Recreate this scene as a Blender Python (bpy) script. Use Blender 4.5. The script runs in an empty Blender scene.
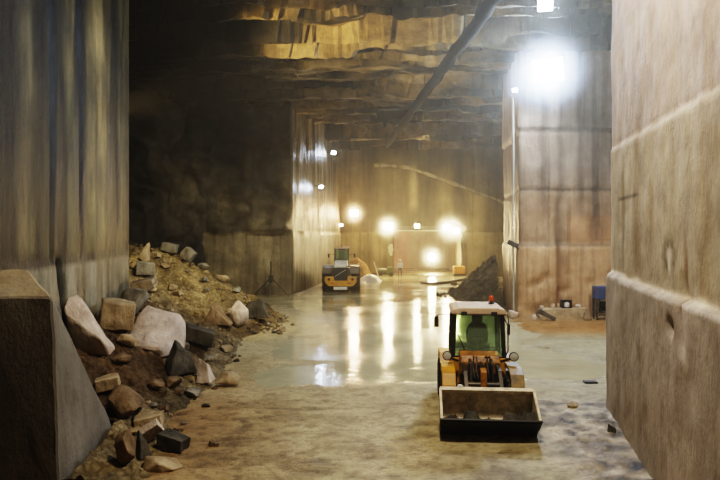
import bpy, bmesh, math, random
from mathutils import Vector, Matrix, Euler, noise
from mathutils.bvhtree import BVHTree

random.seed(7)
scene = bpy.context.scene
COL = scene.collection
PI = math.pi
H = 4.2            # eye height of the photographer


def lerp(a, b, t): return a + (b - a) * t
def clamp(v, a=0.0, b=1.0): return max(a, min(b, v))
def smooth(a, b, v):
    t = clamp((v - a) / (b - a)); return t * t * (3 - 2 * t)
def pw(pts, v):
    if v <= pts[0][0]: return pts[0][1]
    for (a, fa), (b, fb) in zip(pts, pts[1:]):
        if v <= b: return lerp(fa, fb, (v - a) / (b - a))
    return pts[-1][1]
def fbm(x, y, z, o=4): return noise.fractal(Vector((x, y, z)), 1.0, 2.0, o)
def nz(x, y, z): return noise.noise(Vector((x, y, z)))
def at(px, py, d): return Vector(((px - 360) * d / 620, d, H - (py - 235) * d / 620))


# ------------------------------------------------------------------ tagging
def tag(o, label=None, cat=None, group=None, kind=None):
    if label: o['label'] = label
    if cat: o['category'] = cat
    if group: o['group'] = group
    if kind: o['kind'] = kind
    return o


def empty(name, loc, label, cat, group=None, rz=0):
    o = bpy.data.objects.new(name, None)
    o.location = loc
    o.rotation_euler = (0, 0, rz)
    o.empty_display_size = 0.2
    COL.objects.link(o)
    return tag(o, label, cat, group)


def link(name, me, mat=None, parent=None):
    o = bpy.data.objects.new(name, me)
    COL.objects.link(o)
    if mat and not me.materials: me.materials.append(mat)
    if parent: o.parent = parent
    return o


# ------------------------------------------------------------------ materials
def newmat(name):
    m = bpy.data.materials.new(name)
    m.use_nodes = True
    nt = m.node_tree
    return m, nt, nt.nodes['Principled BSDF']


def nd(nt, typ, **kw):
    n = nt.nodes.new(typ)
    for k, v in kw.items():
        if k.startswith('i_'):
            n.inputs[k[2:].replace('_', ' ')].default_value = v
        else:
            setattr(n, k, v)
    return n


def mapped_noise(nt, scale, nscale=1.0, detail=6, rough=0.6, coords='Object'):
    tc = nd(nt, 'ShaderNodeTexCoord')
    mp = nd(nt, 'ShaderNodeMapping')
    mp.inputs['Scale'].default_value = scale
    nt.links.new(tc.outputs[coords], mp.inputs['Vector'])
    n = nd(nt, 'ShaderNodeTexNoise')
    n.inputs['Scale'].default_value = nscale
    n.inputs['Detail'].default_value = detail
    n.inputs['Roughness'].default_value = rough
    nt.links.new(mp.outputs[0], n.inputs['Vector'])
    return n.outputs['Fac']


def ramp(nt, fac, stops):
    r = nd(nt, 'ShaderNodeValToRGB')
    e = r.color_ramp.elements
    while len(e) < len(stops): e.new(0.5)
    for k, (p, c) in enumerate(stops):
        e[k].position = p
        e[k].color = (*c, 1) if len(c) == 3 else c
    nt.links.new(fac, r.inputs[0])
    return r.outputs[0]


def mixc(nt, a, b, fac=1.0, mode='MULTIPLY'):
    m = nd(nt, 'ShaderNodeMix', data_type='RGBA', blend_type=mode)
    for sock, v in ((m.inputs[6], a), (m.inputs[7], b), (m.inputs[0], fac)):
        if hasattr(v, 'links'): nt.links.new(v, sock)
        else: sock.default_value = v if not isinstance(v, tuple) else (*v, 1)[:4]
    return m.outputs[2]


def rock_mat(name, dark, mid, light, streak=(1.3, 1.3, 0.07), streak_amt=0.8, rough=0.75, bump=0.5,
             paint=True, mott=0.55, spec=0.3, rough_lo=None, bscale=5.0, pebbles=0.0):
    m, nt, b = newmat(name)
    s1 = mapped_noise(nt, streak, 1.0, 7, 0.62)
    s2 = mapped_noise(nt, (streak[0] * 4.2, streak[1] * 4.2, streak[2] * 1.6), 1.0, 4, 0.6)
    mo = mapped_noise(nt, (mott, mott, mott), 1.0, 9, 0.65)
    c = ramp(nt, mo, [(0.3, dark), (0.5, mid), (0.7, light)])
    cs = ramp(nt, s1, [(0.3, (0.16, 0.15, 0.14)), (0.46, (0.75, 0.72, 0.68)), (0.58, (1, 1, 1)), (0.72, (1.0, 0.97, 0.92))])
    c = mixc(nt, c, cs, streak_amt)
    cs2 = ramp(nt, s2, [(0.3, (0.4, 0.38, 0.35)), (0.5, (0.95, 0.94, 0.92)), (0.75, (1, 1, 1))])
    c = mixc(nt, c, cs2, streak_amt * 0.8)
    if paint:
        at_ = nd(nt, 'ShaderNodeAttribute', attribute_name='paint')
        c = mixc(nt, c, at_.outputs['Color'], 1.0)
    nt.links.new(c, b.inputs['Base Color'])
    b.inputs['Roughness'].default_value = rough
    b.inputs['Specular IOR Level'].default_value = spec
    if rough_lo is not None:
        mr = nd(nt, 'ShaderNodeMapRange')
        mr.inputs[1].default_value = 0.35; mr.inputs[2].default_value = 0.65
        mr.inputs[3].default_value = rough_lo; mr.inputs[4].default_value = rough
        nt.links.new(s1, mr.inputs[0]); nt.links.new(mr.outputs[0], b.inputs['Roughness'])
    fine = mapped_noise(nt, (bscale, bscale, bscale * 0.6), 1.0, 8, 0.7)
    bp = nd(nt, 'ShaderNodeBump')
    bp.inputs['Strength'].default_value = bump
    bp.inputs['Distance'].default_value = 0.12
    if pebbles:
        tc = nd(nt, 'ShaderNodeTexCoord'); vo = nd(nt, 'ShaderNodeTexVoronoi')
        vo.inputs['Scale'].default_value = pebbles
        nt.links.new(tc.outputs['Object'], vo.inputs['Vector'])
        ma = nd(nt, 'ShaderNodeMath', operation='MULTIPLY_ADD'); ma.inputs[1].default_value = -0.9
        nt.links.new(vo.outputs['Distance'], ma.inputs[0]); nt.links.new(fine, ma.inputs[2])
        fine = ma.outputs[0]
        cv = ramp(nt, vo.outputs['Distance'], [(0.25, (1, 1, 1)), (0.6, (0.35, 0.3, 0.24))])
        nt.links.new(mixc(nt, c, cv, 0.5), b.inputs['Base Color'])
    nt.links.new(fine, bp.inputs['Height'])
    nt.links.new(bp.outputs[0], b.inputs['Normal'])
    return m


def simple(name, col, rough=0.5, metal=0.0, spec=0.5, dirt=0.0, dirtcol=(0.2, 0.15, 0.09), dscale=4.0, bump=0.0):
    m, nt, b = newmat(name)
    b.inputs['Base Color'].default_value = (*col, 1)
    b.inputs['Roughness'].default_value = rough
    b.inputs['Metallic'].default_value = metal
    b.inputs['Specular IOR Level'].default_value = spec
    n = mapped_noise(nt, (dscale,) * 3, 1.0, 8, 0.7)
    f = ramp(nt, n, [(0.5 - 0.2 * dirt, (0, 0, 0)), (0.62, (dirt,) * 3)])
    c = mixc(nt, tuple(col), tuple(dirtcol), f, 'MIX')
    nt.links.new(c, b.inputs['Base Color'])
    if bump:
        bp = nd(nt, 'ShaderNodeBump')
        bp.inputs['Strength'].default_value = bump
        bp.inputs['Distance'].default_value = 0.05
        nt.links.new(n, bp.inputs['Height']); nt.links.new(bp.outputs[0], b.inputs['Normal'])
    return m


def emit(name, col, s):
    m, nt, b = newmat(name)
    b.inputs['Base Color'].default_value = (*col, 1)
    b.inputs['Emission Color'].default_value = (*col, 1)
    b.inputs['Emission Strength'].default_value = s
    n = mapped_noise(nt, (3, 3, 3))
    return m


def glass_mat(name, tint, refl=0.08):
    m, nt, b = newmat(name)
    nt.nodes.remove(b)
    out = nt.nodes['Material Output']
    tr = nd(nt, 'ShaderNodeBsdfTransparent')
    tr.inputs[0].default_value = (*tint, 1)
    gl = nd(nt, 'ShaderNodeBsdfGlossy')
    gl.inputs['Roughness'].default_value = 0.04
    df = nd(nt, 'ShaderNodeBsdfDiffuse')
    df.inputs[0].default_value = (0.42, 0.55, 0.36, 1)
    mx0 = nd(nt, 'ShaderNodeMixShader'); mx0.inputs[0].default_value = 0.28
    nt.links.new(tr.outputs[0], mx0.inputs[1]); nt.links.new(df.outputs[0], mx0.inputs[2])
    mx = nd(nt, 'ShaderNodeMixShader'); mx.inputs[0].default_value = refl
    nt.links.new(mx0.outputs[0], mx.inputs[1]); nt.links.new(gl.outputs[0], mx.inputs[2])
    nt.links.new(mx.outputs[0], out.inputs['Surface'])
    return m


M = {}
M['wall_right'] = rock_mat('warm_sawn_marble', (0.36, 0.30, 0.245), (0.52, 0.45, 0.375), (0.62, 0.55, 0.47), (0.7, 0.7, 0.16), 0.22, 0.8, 0.35, mott=1.5, bscale=8)
M['pillar'] = rock_mat('stained_pillar_marble', (0.30, 0.21, 0.13), (0.42, 0.31, 0.21), (0.55, 0.43, 0.31), (1.0, 1.0, 0.08), 0.8, 0.6, 0.5, rough_lo=0.28)
M['wall_left'] = rock_mat('dark_streaked_marble', (0.085, 0.082, 0.05), (0.18, 0.165, 0.10), (0.33, 0.29, 0.18), (1.5, 1.5, 0.07), 1.0, 0.55, 0.6, rough_lo=0.3)
M['cliff'] = rock_mat('dark_cliff_rock', (0.07, 0.06, 0.045), (0.15, 0.13, 0.09), (0.27, 0.24, 0.17), (0.8, 0.8, 0.12), 0.8, 0.55, 0.8, rough_lo=0.32)
M['back'] = rock_mat('hazy_back_marble', (0.22, 0.18, 0.09), (0.32, 0.27, 0.15), (0.42, 0.36, 0.22), (0.5, 0.5, 0.05), 0.8, 0.7, 0.5)
M['inner'] = rock_mat('pink_chamber_marble', (0.45, 0.32, 0.22), (0.55, 0.41, 0.29), (0.62, 0.48, 0.36), (0.5, 0.5, 0.1), 0.4, 0.7, 0.4)
M['ceiling'] = rock_mat('broken_ceiling_rock', (0.16, 0.12, 0.06), (0.36, 0.28, 0.15), (0.55, 0.44, 0.26), (0.25, 1.0, 1.0), 0.8, 0.7, 0.9, bscale=3.0)
M['heap'] = rock_mat('dusty_rubble_soil', (0.16, 0.12, 0.065), (0.36, 0.29, 0.17), (0.54, 0.46, 0.30), (1, 1, 1), 0.35, 0.9, 1.0, mott=1.6, bscale=9, pebbles=6.5)
M['heap_grey'] = rock_mat('grey_rubble', (0.30, 0.28, 0.2), (0.5, 0.47, 0.36), (0.62, 0.58, 0.46), (1, 1, 1), 0.6, 0.8, 1.0, mott=1.6, bscale=6, pebbles=2.2)
M['blockp'] = rock_mat('dusty_quarry_block', (0.15, 0.135, 0.105), (0.22, 0.20, 0.165), (0.31, 0.28, 0.23), (0.8, 0.8, 0.3), 0.35, 0.85, 0.4)
M['block'] = rock_mat('dark_quarry_block', (0.15, 0.135, 0.105), (0.22, 0.20, 0.165), (0.31, 0.28, 0.23), (0.8, 0.8, 0.3), 0.35, 0.85, 0.4, paint=False)


M['heap_np'] = rock_mat('pale_rock_shelf', (0.22, 0.18, 0.1), (0.34, 0.29, 0.18), (0.42, 0.36, 0.24), paint=False)
def stone(name, d, m_, l, **k):
    return rock_mat(name, d, m_, l, (1.2, 1.2, 1.2), 0.45, 0.85, 0.8, paint=False, mott=1.8, bscale=7, **k)
M['pale'] = stone('pale_marble_rock', (0.5, 0.38, 0.3), (0.66, 0.55, 0.45), (0.76, 0.66, 0.56))
M['tan'] = stone('tan_rock', (0.3, 0.22, 0.12), (0.44, 0.34, 0.21), (0.55, 0.44, 0.29))
M['brown'] = stone('brown_rock', (0.15, 0.10, 0.055), (0.24, 0.17, 0.10), (0.34, 0.25, 0.15))
M['grey'] = stone('grey_rock', (0.16, 0.145, 0.11), (0.27, 0.245, 0.19), (0.38, 0.35, 0.28))
M['dark'] = stone('dark_rock', (0.05, 0.045, 0.035), (0.10, 0.09, 0.07), (0.16, 0.14, 0.11))

M['yellow'] = simple('loader_yellow_paint', (0.62, 0.30, 0.015), 0.42, dirt=0.6, dirtcol=(0.25, 0.15, 0.05), dscale=5)
M['muddy'] = simple('muddy_yellow_paint', (0.42, 0.24, 0.03), 0.5, dirt=0.95, dirtcol=(0.09, 0.075, 0.045), dscale=3)
M['grimy'] = simple('grimy_orange_paint', (0.55, 0.22, 0.015), 0.45, dirt=0.85, dirtcol=(0.05, 0.035, 0.02), dscale=6)
M['black'] = simple('black_painted_steel', (0.015, 0.014, 0.012), 0.5, dirt=0.3, dirtcol=(0.08, 0.06, 0.04))
M['rubber'] = simple('tyre_rubber', (0.012, 0.012, 0.011), 0.8, dirt=0.5, dirtcol=(0.09, 0.07, 0.045), dscale=6)
M['steel'] = simple('worn_bucket_steel', (0.78, 0.66, 0.46), 0.6, 0.0, dirt=0.55, dirtcol=(0.14, 0.10, 0.06), dscale=4.5, bump=0.3)
M['darksteel'] = simple('dark_steel', (0.05, 0.042, 0.033), 0.45, 0.4, dirt=0.4, dirtcol=(0.14, 0.1, 0.06))
M['chrome'] = simple('chrome_rod', (0.6, 0.6, 0.58), 0.2, 1.0)
M['roof'] = simple('cream_roof_paint', (0.58, 0.44, 0.30), 0.65, spec=0.25, dirt=0.45, dirtcol=(0.4, 0.28, 0.18))
M['glass'] = glass_mat('green_tinted_glass', (0.70, 0.86, 0.62))
M['seat'] = simple('black_seat_vinyl', (0.012, 0.012, 0.012), 0.55)
M['beacon'] = simple('amber_beacon_plastic', (0.45, 0.08, 0.01), 0.25)
M['lens'] = simple('lamp_lens', (0.5, 0.48, 0.42), 0.15)
M['white'] = simple('dirty_white_paint', (0.7, 0.68, 0.6), 0.5, dirt=0.3)
M['silver'] = simple('silver_trim', (0.65, 0.65, 0.63), 0.3, 0.5)
M['red'] = simple('tail_lamp_red', (0.3, 0.02, 0.01), 0.3)
M['pipe'] = simple('dusty_pipe', (0.007, 0.006, 0.005), 0.9, spec=0.05, dirt=0.35, dirtcol=(0.03, 0.024, 0.018), dscale=2)
M['greypipe'] = simple('pale_conduit', (0.34, 0.32, 0.27), 0.4)
M['blue'] = simple('blue_cabinet_paint', (0.03, 0.06, 0.17), 0.45, dirt=0.4, dirtcol=(0.12, 0.09, 0.07))
M['orange'] = simple('orange_paint', (0.7, 0.33, 0.05), 0.5, dirt=0.3)
M['greenpaint'] = simple('dull_green_paint', (0.12, 0.14, 0.06), 0.5, dirt=0.4)
M['lit_strip'] = simple('white_light_streak', (0.8, 0.78, 0.62), 0.4)
M['slurry'] = simple('white_marble_slurry', (0.75, 0.72, 0.66), 0.35, bump=0.4, dscale=1.5)
M['skin'] = simple('skin', (0.5, 0.3, 0.2), 0.6)
M['shirt'] = simple('pale_blue_shirt', (0.55, 0.62, 0.75), 0.8)
M['trousers'] = simple('dark_work_trousers', (0.06, 0.06, 0.08), 0.85)
M['cool_lens'] = emit('cool_lamp_lens', (0.80, 0.89, 1.0), 160)
M['warm_lens'] = emit('warm_lamp_lens', (1.0, 0.80, 0.42), 110)
M['warmred_lens'] = emit('sodium_lamp_lens', (1.0, 0.62, 0.34), 70)
M['dim_lens'] = emit('small_lamp_lens', (1.0, 0.82, 0.5), 30)


def floor_material():
    m, nt, b = newmat('wet_quarry_floor')
    mo = mapped_noise(nt, (0.35, 0.35, 1), 1.0, 10, 0.68)
    fi = mapped_noise(nt, (2.6, 2.6, 2.6), 1.0, 8, 0.7)
    c = ramp(nt, mo, [(0.28, (0.55, 0.47, 0.34)), (0.5, (0.84, 0.78, 0.66)), (0.72, (1.0, 0.97, 0.9))])
    c2 = ramp(nt, fi, [(0.3, (0.45, 0.4, 0.33)), (0.52, (0.95, 0.93, 0.9)), (0.75, (1, 1, 1))])
    c = mixc(nt, c, c2, 0.8)
    gr = mapped_noise(nt, (9, 9, 9), 1.0, 6, 0.75)
    c = mixc(nt, c, ramp(nt, gr, [(0.32, (0.35, 0.3, 0.25)), (0.48, (0.9, 0.88, 0.85)), (0.7, (1.1, 1.1, 1.08))]), 0.7)
    a = nd(nt, 'ShaderNodeAttribute', attribute_name='paint')
    c = mixc(nt, c, a.outputs['Color'], 1.0)
    nt.links.new(c, b.inputs['Base Color'])
    # wetness lives in the alpha of the attribute
    w = nd(nt, 'ShaderNodeMapRange')
    w.inputs[1].default_value = 0.0; w.inputs[2].default_value = 1.0
    w.inputs[3].default_value = 0.72; w.inputs[4].default_value = 0.2
    nt.links.new(a.outputs['Alpha'], w.inputs[0])
    ad = nd(nt, 'ShaderNodeMath', operation='MULTIPLY_ADD')
    nt.links.new(mo, ad.inputs[0]); ad.inputs[1].default_value = 0.35
    nt.links.new(w.outputs[0], ad.inputs[2])
    sb = nd(nt, 'ShaderNodeMath', operation='SUBTRACT', use_clamp=True)
    nt.links.new(ad.outputs[0], sb.inputs[0]); sb.inputs[1].default_value = 0.12
    nt.links.new(sb.outputs[0], b.inputs['Roughness'])
    b.inputs['Specular IOR Level'].default_value = 0.5
    bp = nd(nt, 'ShaderNodeBump')
    bp.inputs['Strength'].default_value = 0.8; bp.inputs['Distance'].default_value = 0.09
    sm = nd(nt, 'ShaderNodeMath', operation='MULTIPLY_ADD'); sm.inputs[1].default_value = .45
    nt.links.new(gr, sm.inputs[0]); nt.links.new(fi, sm.inputs[2])
    nt.links.new(sm.outputs[0], bp.inputs['Height']); nt.links.new(bp.outputs[0], b.inputs['Normal'])
    return m
M['floor'] = floor_material()


def water_material():
    m, nt, b = newmat('milky_slurry_water')
    n = mapped_noise(nt, (0.5, 0.5, 1), 1.0, 6, 0.6)
    c = ramp(nt, n, [(0.35, (0.36, 0.325, 0.20)), (0.65, (0.52, 0.475, 0.31))])
    nt.links.new(c, b.inputs['Base Color'])
    n3 = mapped_noise(nt, (0.22, 0.22, 1), 1.0, 4, 0.6)
    r = nd(nt, 'ShaderNodeMapRange')
    r.inputs[1].default_value = 0.4; r.inputs[2].default_value = 0.62
    r.inputs[3].default_value = 0.05; r.inputs[4].default_value = 0.22
    nt.links.new(n3, r.inputs[0]); nt.links.new(r.outputs[0], b.inputs['Roughness'])
    b.inputs['Specular IOR Level'].default_value = 0.6
    n2 = mapped_noise(nt, (1.3, 2.6, 1), 1.0, 4, 0.55)
    bp = nd(nt, 'ShaderNodeBump')
    bp.inputs['Strength'].default_value = 0.34; bp.inputs['Distance'].default_value = 0.05
    nt.links.new(n2, bp.inputs['Height']); nt.links.new(bp.outputs[0], b.inputs['Normal'])
    return m
M['water'] = water_material()


# ------------------------------------------------------------------ mesh builder
class MB:
    def __init__(s): s.bm = bmesh.new()

    def box(s, c, size, rot=None, bev=0.0):
        r = bmesh.ops.create_cube(s.bm, size=1.0)
        vs = r['verts']
        bmesh.ops.scale(s.bm, vec=Vector(size), verts=vs)
        if bev:
            es = list({e for v in vs for e in v.link_edges})
            rr = bmesh.ops.bevel(s.bm, geom=es, offset=bev, segments=2, affect='EDGES', profile=0.5)
            vs = list({v for f in rr['faces'] for v in f.verts} | {v for v in vs if v.is_valid})
        if rot is not None:
            bmesh.ops.rotate(s.bm, cent=(0, 0, 0), matrix=Euler(rot).to_matrix(), verts=vs)
        bmesh.ops.translate(s.bm, vec=Vector(c), verts=vs)
        return s

    def cyl(s, p0, p1, r0, r1=None, seg=14):
        p0, p1 = Vector(p0), Vector(p1)
        d = p1 - p0
        r = bmesh.ops.create_cone(s.bm, cap_ends=True, segments=seg, radius1=r0, radius2=r0 if r1 is None else r1, depth=d.length)
        q = Vector((0, 0, 1)).rotation_difference(d.normalized()).to_matrix()
        bmesh.ops.rotate(s.bm, cent=(0, 0, 0), matrix=q, verts=r['verts'])
        bmesh.ops.translate(s.bm, vec=(p0 + p1) / 2, verts=r['verts'])
        return s

    def bar(s, p0, p1, w, h, up=(0, 0, 1)):
        p0, p1 = Vector(p0), Vector(p1)
        d = (p1 - p0).normalized()
        side = d.cross(Vector(up))
        if side.length < 1e-4: side = d.cross(Vector((0, 1, 0)))
        side.normalize(); u = side.cross(d)
        vs = []
        for p in (p0, p1):
            for a, b in ((-1, -1), (1, -1), (1, 1), (-1, 1)):
                vs.append(s.bm.verts.new(p + side * a * w / 2 + u * b * h / 2))
        for f in ((3, 2, 1, 0), (4, 5, 6, 7), (0, 1, 5, 4), (1, 2, 6, 5), (2, 3, 7, 6), (3, 0, 4, 7)):
            s.bm.faces.new([vs[i] for i in f])
        return s

    def tube(s, pts, r, seg=8):
        pts = [Vector(p) for p in pts]
        rings = []
        for i, p in enumerate(pts):
            d = (pts[min(i + 1, len(pts) - 1)] - pts[max(i - 1, 0)]).normalized()
            a = d.cross(Vector((0.13, 0.21, 1))).normalized()
            if a.length < 0.1: a = d.cross(Vector((1, 0, 0))).normalized()
            b = d.cross(a)
            rr = r[i] if isinstance(r, (list, tuple)) else r
            rings.append([s.bm.verts.new(p + (a * math.cos(2 * PI * k / seg) + b * math.sin(2 * PI * k / seg)) * rr) for k in range(seg)])
        for A, B in zip(rings, rings[1:]):
            for k in range(seg):
                s.bm.faces.new((A[k], A[(k + 1) % seg], B[(k + 1) % seg], B[k]))
        s.bm.faces.new(rings[0][::-1]); s.bm.faces.new(rings[-1])
        return s

    def prism(s, poly, a0, a1, axis='x'):
        def mk(p, a):
            return {'x': (a, p[0], p[1]), 'y': (p[0], a, p[1]), 'z': (p[0], p[1], a)}[axis]
        A = [s.bm.verts.new(mk(p, a0)) for p in poly]
        B = [s.bm.verts.new(mk(p, a1)) for p in poly]
        n = len(poly)
        s.bm.faces.new(A[::-1]); s.bm.faces.new(B)
        for i in range(n):
            s.bm.faces.new((A[i], A[(i + 1) % n], B[(i + 1) % n], B[i]))
        return s

    def lathe(s, prof, c, axis='x', seg=28):
        rings = []
        for r, h in prof:
            ring = []
            for k in range(seg):
                a = 2 * PI * k / seg
                u, v = r * math.cos(a), r * math.sin(a)
                p = {'x': (h, u, v), 'y': (u, h, v), 'z': (u, v, h)}[axis]
                ring.append(s.bm.verts.new(Vector(c) + Vector(p)))
            rings.append(ring)
        for A, B in zip(rings, rings[1:]):
            for k in range(seg):
                s.bm.faces.new((A[k], A[(k + 1) % seg], B[(k + 1) % seg], B[k]))
        s.bm.faces.new(rings[0][::-1]); s.bm.faces.new(rings[-1])
        return s

    def hull(s, pts):
        vs = [s.bm.verts.new(p) for p in pts]
        r = bmesh.ops.convex_hull(s.bm, input=vs)
        bad = [g for g in r['geom_interior'] + r['geom_unused'] if isinstance(g, bmesh.types.BMVert) and g.is_valid]
        if bad: bmesh.ops.delete(s.bm, geom=list(set(bad)), context='VERTS')
        return s

    def build(s, name, mat, parent=None, bevel=0.0, smooth_deg=None, label=None):
        bmesh.ops.recalc_face_normals(s.bm, faces=s.bm.faces[:])
        me = bpy.data.meshes.new(name)
        s.bm.to_mesh(me); s.bm.free()
        o = link(name, me, mat, parent)
        if bevel:
            md = o.modifiers.new('bevel', 'BEVEL')
            md.width = bevel; md.segments = 2; md.limit_method = 'ANGLE'; md.angle_limit = 0.6
        if smooth_deg:
            me.polygons.foreach_set('use_smooth', [True] * len(me.polygons))
            try: me.set_sharp_from_angle(angle=math.radians(smooth_deg))
            except Exception: pass
        if label: o['label'] = label
        return o


def grid_mesh(name, rows, mat, paint=None, keep=None, smooth_=True):
    """rows: list of equally long lists of points"""
    nu = len(rows[0])
    verts = [p for r in rows for p in r]
    faces = []
    for j in range(len(rows) - 1):
        for i in range(nu - 1):
            q = (j * nu + i, j * nu + i + 1, (j + 1) * nu + i + 1, (j + 1) * nu + i)
            if keep is None or keep([verts[k] for k in q]): faces.append(q)
    me = bpy.data.meshes.new(name)
    me.from_pydata([tuple(v) for v in verts], [], faces)
    if paint:
        ca = me.color_attributes.new('paint', 'FLOAT_COLOR', 'POINT')
        flat = []
        for p in paint: flat.extend(p if len(p) == 4 else (*p, 1.0))
        ca.data.foreach_set('color', flat)
    if smooth_: me.polygons.foreach_set('use_smooth', [True] * len(me.polygons))
    # drop unused vertices
    bm = bmesh.new(); bm.from_mesh(me)
    loose = [v for v in bm.verts if not v.link_faces]
    if loose: bmesh.ops.delete(bm, geom=loose, context='VERTS')
    bm.to_mesh(me); bm.free()
    return link(name, me, mat)


def wall(name, path, z0, z1, mat, disp, paint, du=0.2, dz=0.2, flip=1, keep=None):
    """vertical rock face along a plan polyline; disp(s, z, x, y) pushes it out along its normal"""
    pts, S = [], 0.0
    for (a, b) in zip(path, path[1:]):
        a, b = Vector(a), Vector(b)
        L = (b - a).length
        n = max(1, round(L / du))
        d = (b - a) / L
        nn = Vector((d.y, -d.x)) * flip
        for k in range(n):
            pts.append((a + (b - a) * k / n, nn, S + L * k / n))
        S += L
    pts.append((Vector(path[-1]), pts[-1][1], S))
    nzv = max(1, round((z1 - z0) / dz))
    rows, pc = [], []
    for j in range(nzv + 1):
        z = lerp(z0, z1, j / nzv)
        row = []
        for i, (p, n, s_) in enumerate(pts):
            nn = (pts[max(i - 1, 0)][1] + n).normalized() if i else n
            o = disp(s_, z, p.x, p.y)
            row.append(Vector((p.x + nn.x * o, p.y + nn.y * o, z)))
            pc.append(paint(s_, z, p.x, p.y))
        rows.append(row)
    o = grid_mesh(name, rows, mat, pc, keep)
    return tag(o, kind='structure')


# ------------------------------------------------------------------ the setting
RW = [(1.3, -7.0), (6.07, 15.0), (20.0, 16.2)]            # right wall, plan
def groove(v, c, w): return math.exp(-((v - c) / w) ** 2)


def rw_joint2(y): return 6.05 + 0.03 * (y - 7) + 0.06 * nz(y * 1.3, 3, 0)
def rw_joint1(y): return 3.23 + 0.05 * nz(y * 1.5, 1, 0) + 0.05 * smooth(12, 15, y)


def rw_disp(s, z, x, y):
    d = 0.03 * fbm(s * 0.35, z * 0.25, 3.3) + 0.018 * fbm(s * 1.6, z * 1.0, 8.1)
    if x < 6.2:
        j1 = rw_joint1(y)
        d += 0.12 * smooth(j1 + 0.03, j1 - 0.03, z)
        d -= 0.03 * groove(z, rw_joint2(y), 0.05)
        d -= 0.03 * smooth(rw_joint2(y) - 0.02, rw_joint2(y) + 0.06, z)
        # broken notch where the joint meets the rusty crack
        d -= 0.09 * groove(y, 9.2 - 0.35 * (3.3 - z), 0.13) * smooth(2.3, 2.7, z) * smooth(3.75, 3.3, z)
        d -= 0.22 * groove(y, 9.55, 0.12) * groove(z, 2.78, 0.11)
    return d


def rw_paint(s, z, x, y):
    c = [1.0, 1.0, 1.0]
    if x < 6.3:
        j1, j2 = rw_joint1(y), rw_joint2(y)
        if z < j1: c = [0.82, 0.80, 0.80]
        elif z < j2: c = [0.92, 0.88, 0.76]
        else: c = [0.98, 0.92, 0.92]
        k = 0.4 * groove(z, j1 + 0.04, 0.07)
        c = [v + k for v in c]
        k = 0.35 * groove(z, j2, 0.05) + 0.10 * nz(y * 2.2, z * 2.2, 3) + 0.12 * nz(y * 0.7, z * 0.5, 6); c = [v + k for v in c]
        # water stains, rust and a dark tint in the hole
        for yy, w, zlo, zhi, col, a in ((13.6, 0.16, 3.3, 6.2, (0.4, 0.33, 0.22), .7), (12.3, 0.3, 3.4, 7.2, (0.55, 0.45, 0.33), .6),
                                        (9.15, 0.09, 2.9, 4.5, (0.34, 0.19, 0.06), .95), (9.35, 0.13, 2.55, 3.1, (0.25, 0.16, 0.08), .9), (9.55, 0.12, 2.6, 2.95, (0.12, 0.08, 0.05), .95),
                                        (11.2, 0.22, 3.3, 9.0, (0.7, 0.62, 0.5), .5), (8.3, 0.25, 3.2, 9.0, (0.66, 0.58, 0.48), .5),
                                        (14.4, 0.2, 5.6, 14, (1.15, 1.1, 1.02), .8)):
            f = a * groove(y, yy + 0.08 * nz(z * 1.4, yy, 2), w) * smooth(zlo, zlo + 0.25, z) * smooth(zhi, zhi - 0.8, z)
            c = [lerp(v, v * q, f) for v, q in zip(c, col)]
        # pale scar with dark scratches round it
        r = ((y - 10.05) / 0.42) ** 2 + ((z - 3.86) / 0.38) ** 2
        if r < 1.6:
            f = clamp(1.3 - r) * (0.55 + 0.9 * nz(y * 9 + z * 6, z * 9, 1))
            c = [lerp(v, v * 0.3, clamp(f)) for v in c]
        r = ((y - 10.0) / 0.13) ** 2 + ((z - 3.8) / 0.22) ** 2
        if r < 2: c = [lerp(v, 1.35, clamp(1.4 - r)) for v in c]
        # drill line
        f = groove(z, 5.0, 0.025) * smooth(12.0, 12.4, y) * smooth(14.3, 13.9, y)
        c = [lerp(v, v * 0.35, f) for v in c]
        # pale scrapes on the lower block
        f = groove(y, 14.1, 0.25) * smooth(0.9, 1.6, z) * smooth(3.0, 2.2, z) * clamp(0.5 + 1.5 * nz(y * 5, z * 1.5, 5))
        c = [lerp(v, 1.25, f * 0.6) for v in c]
    return c


wall('wall_right', RW, -0.1, 15.0, M['wall_right'], rw_disp, rw_paint, 0.09, 0.07, flip=-1)

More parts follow.
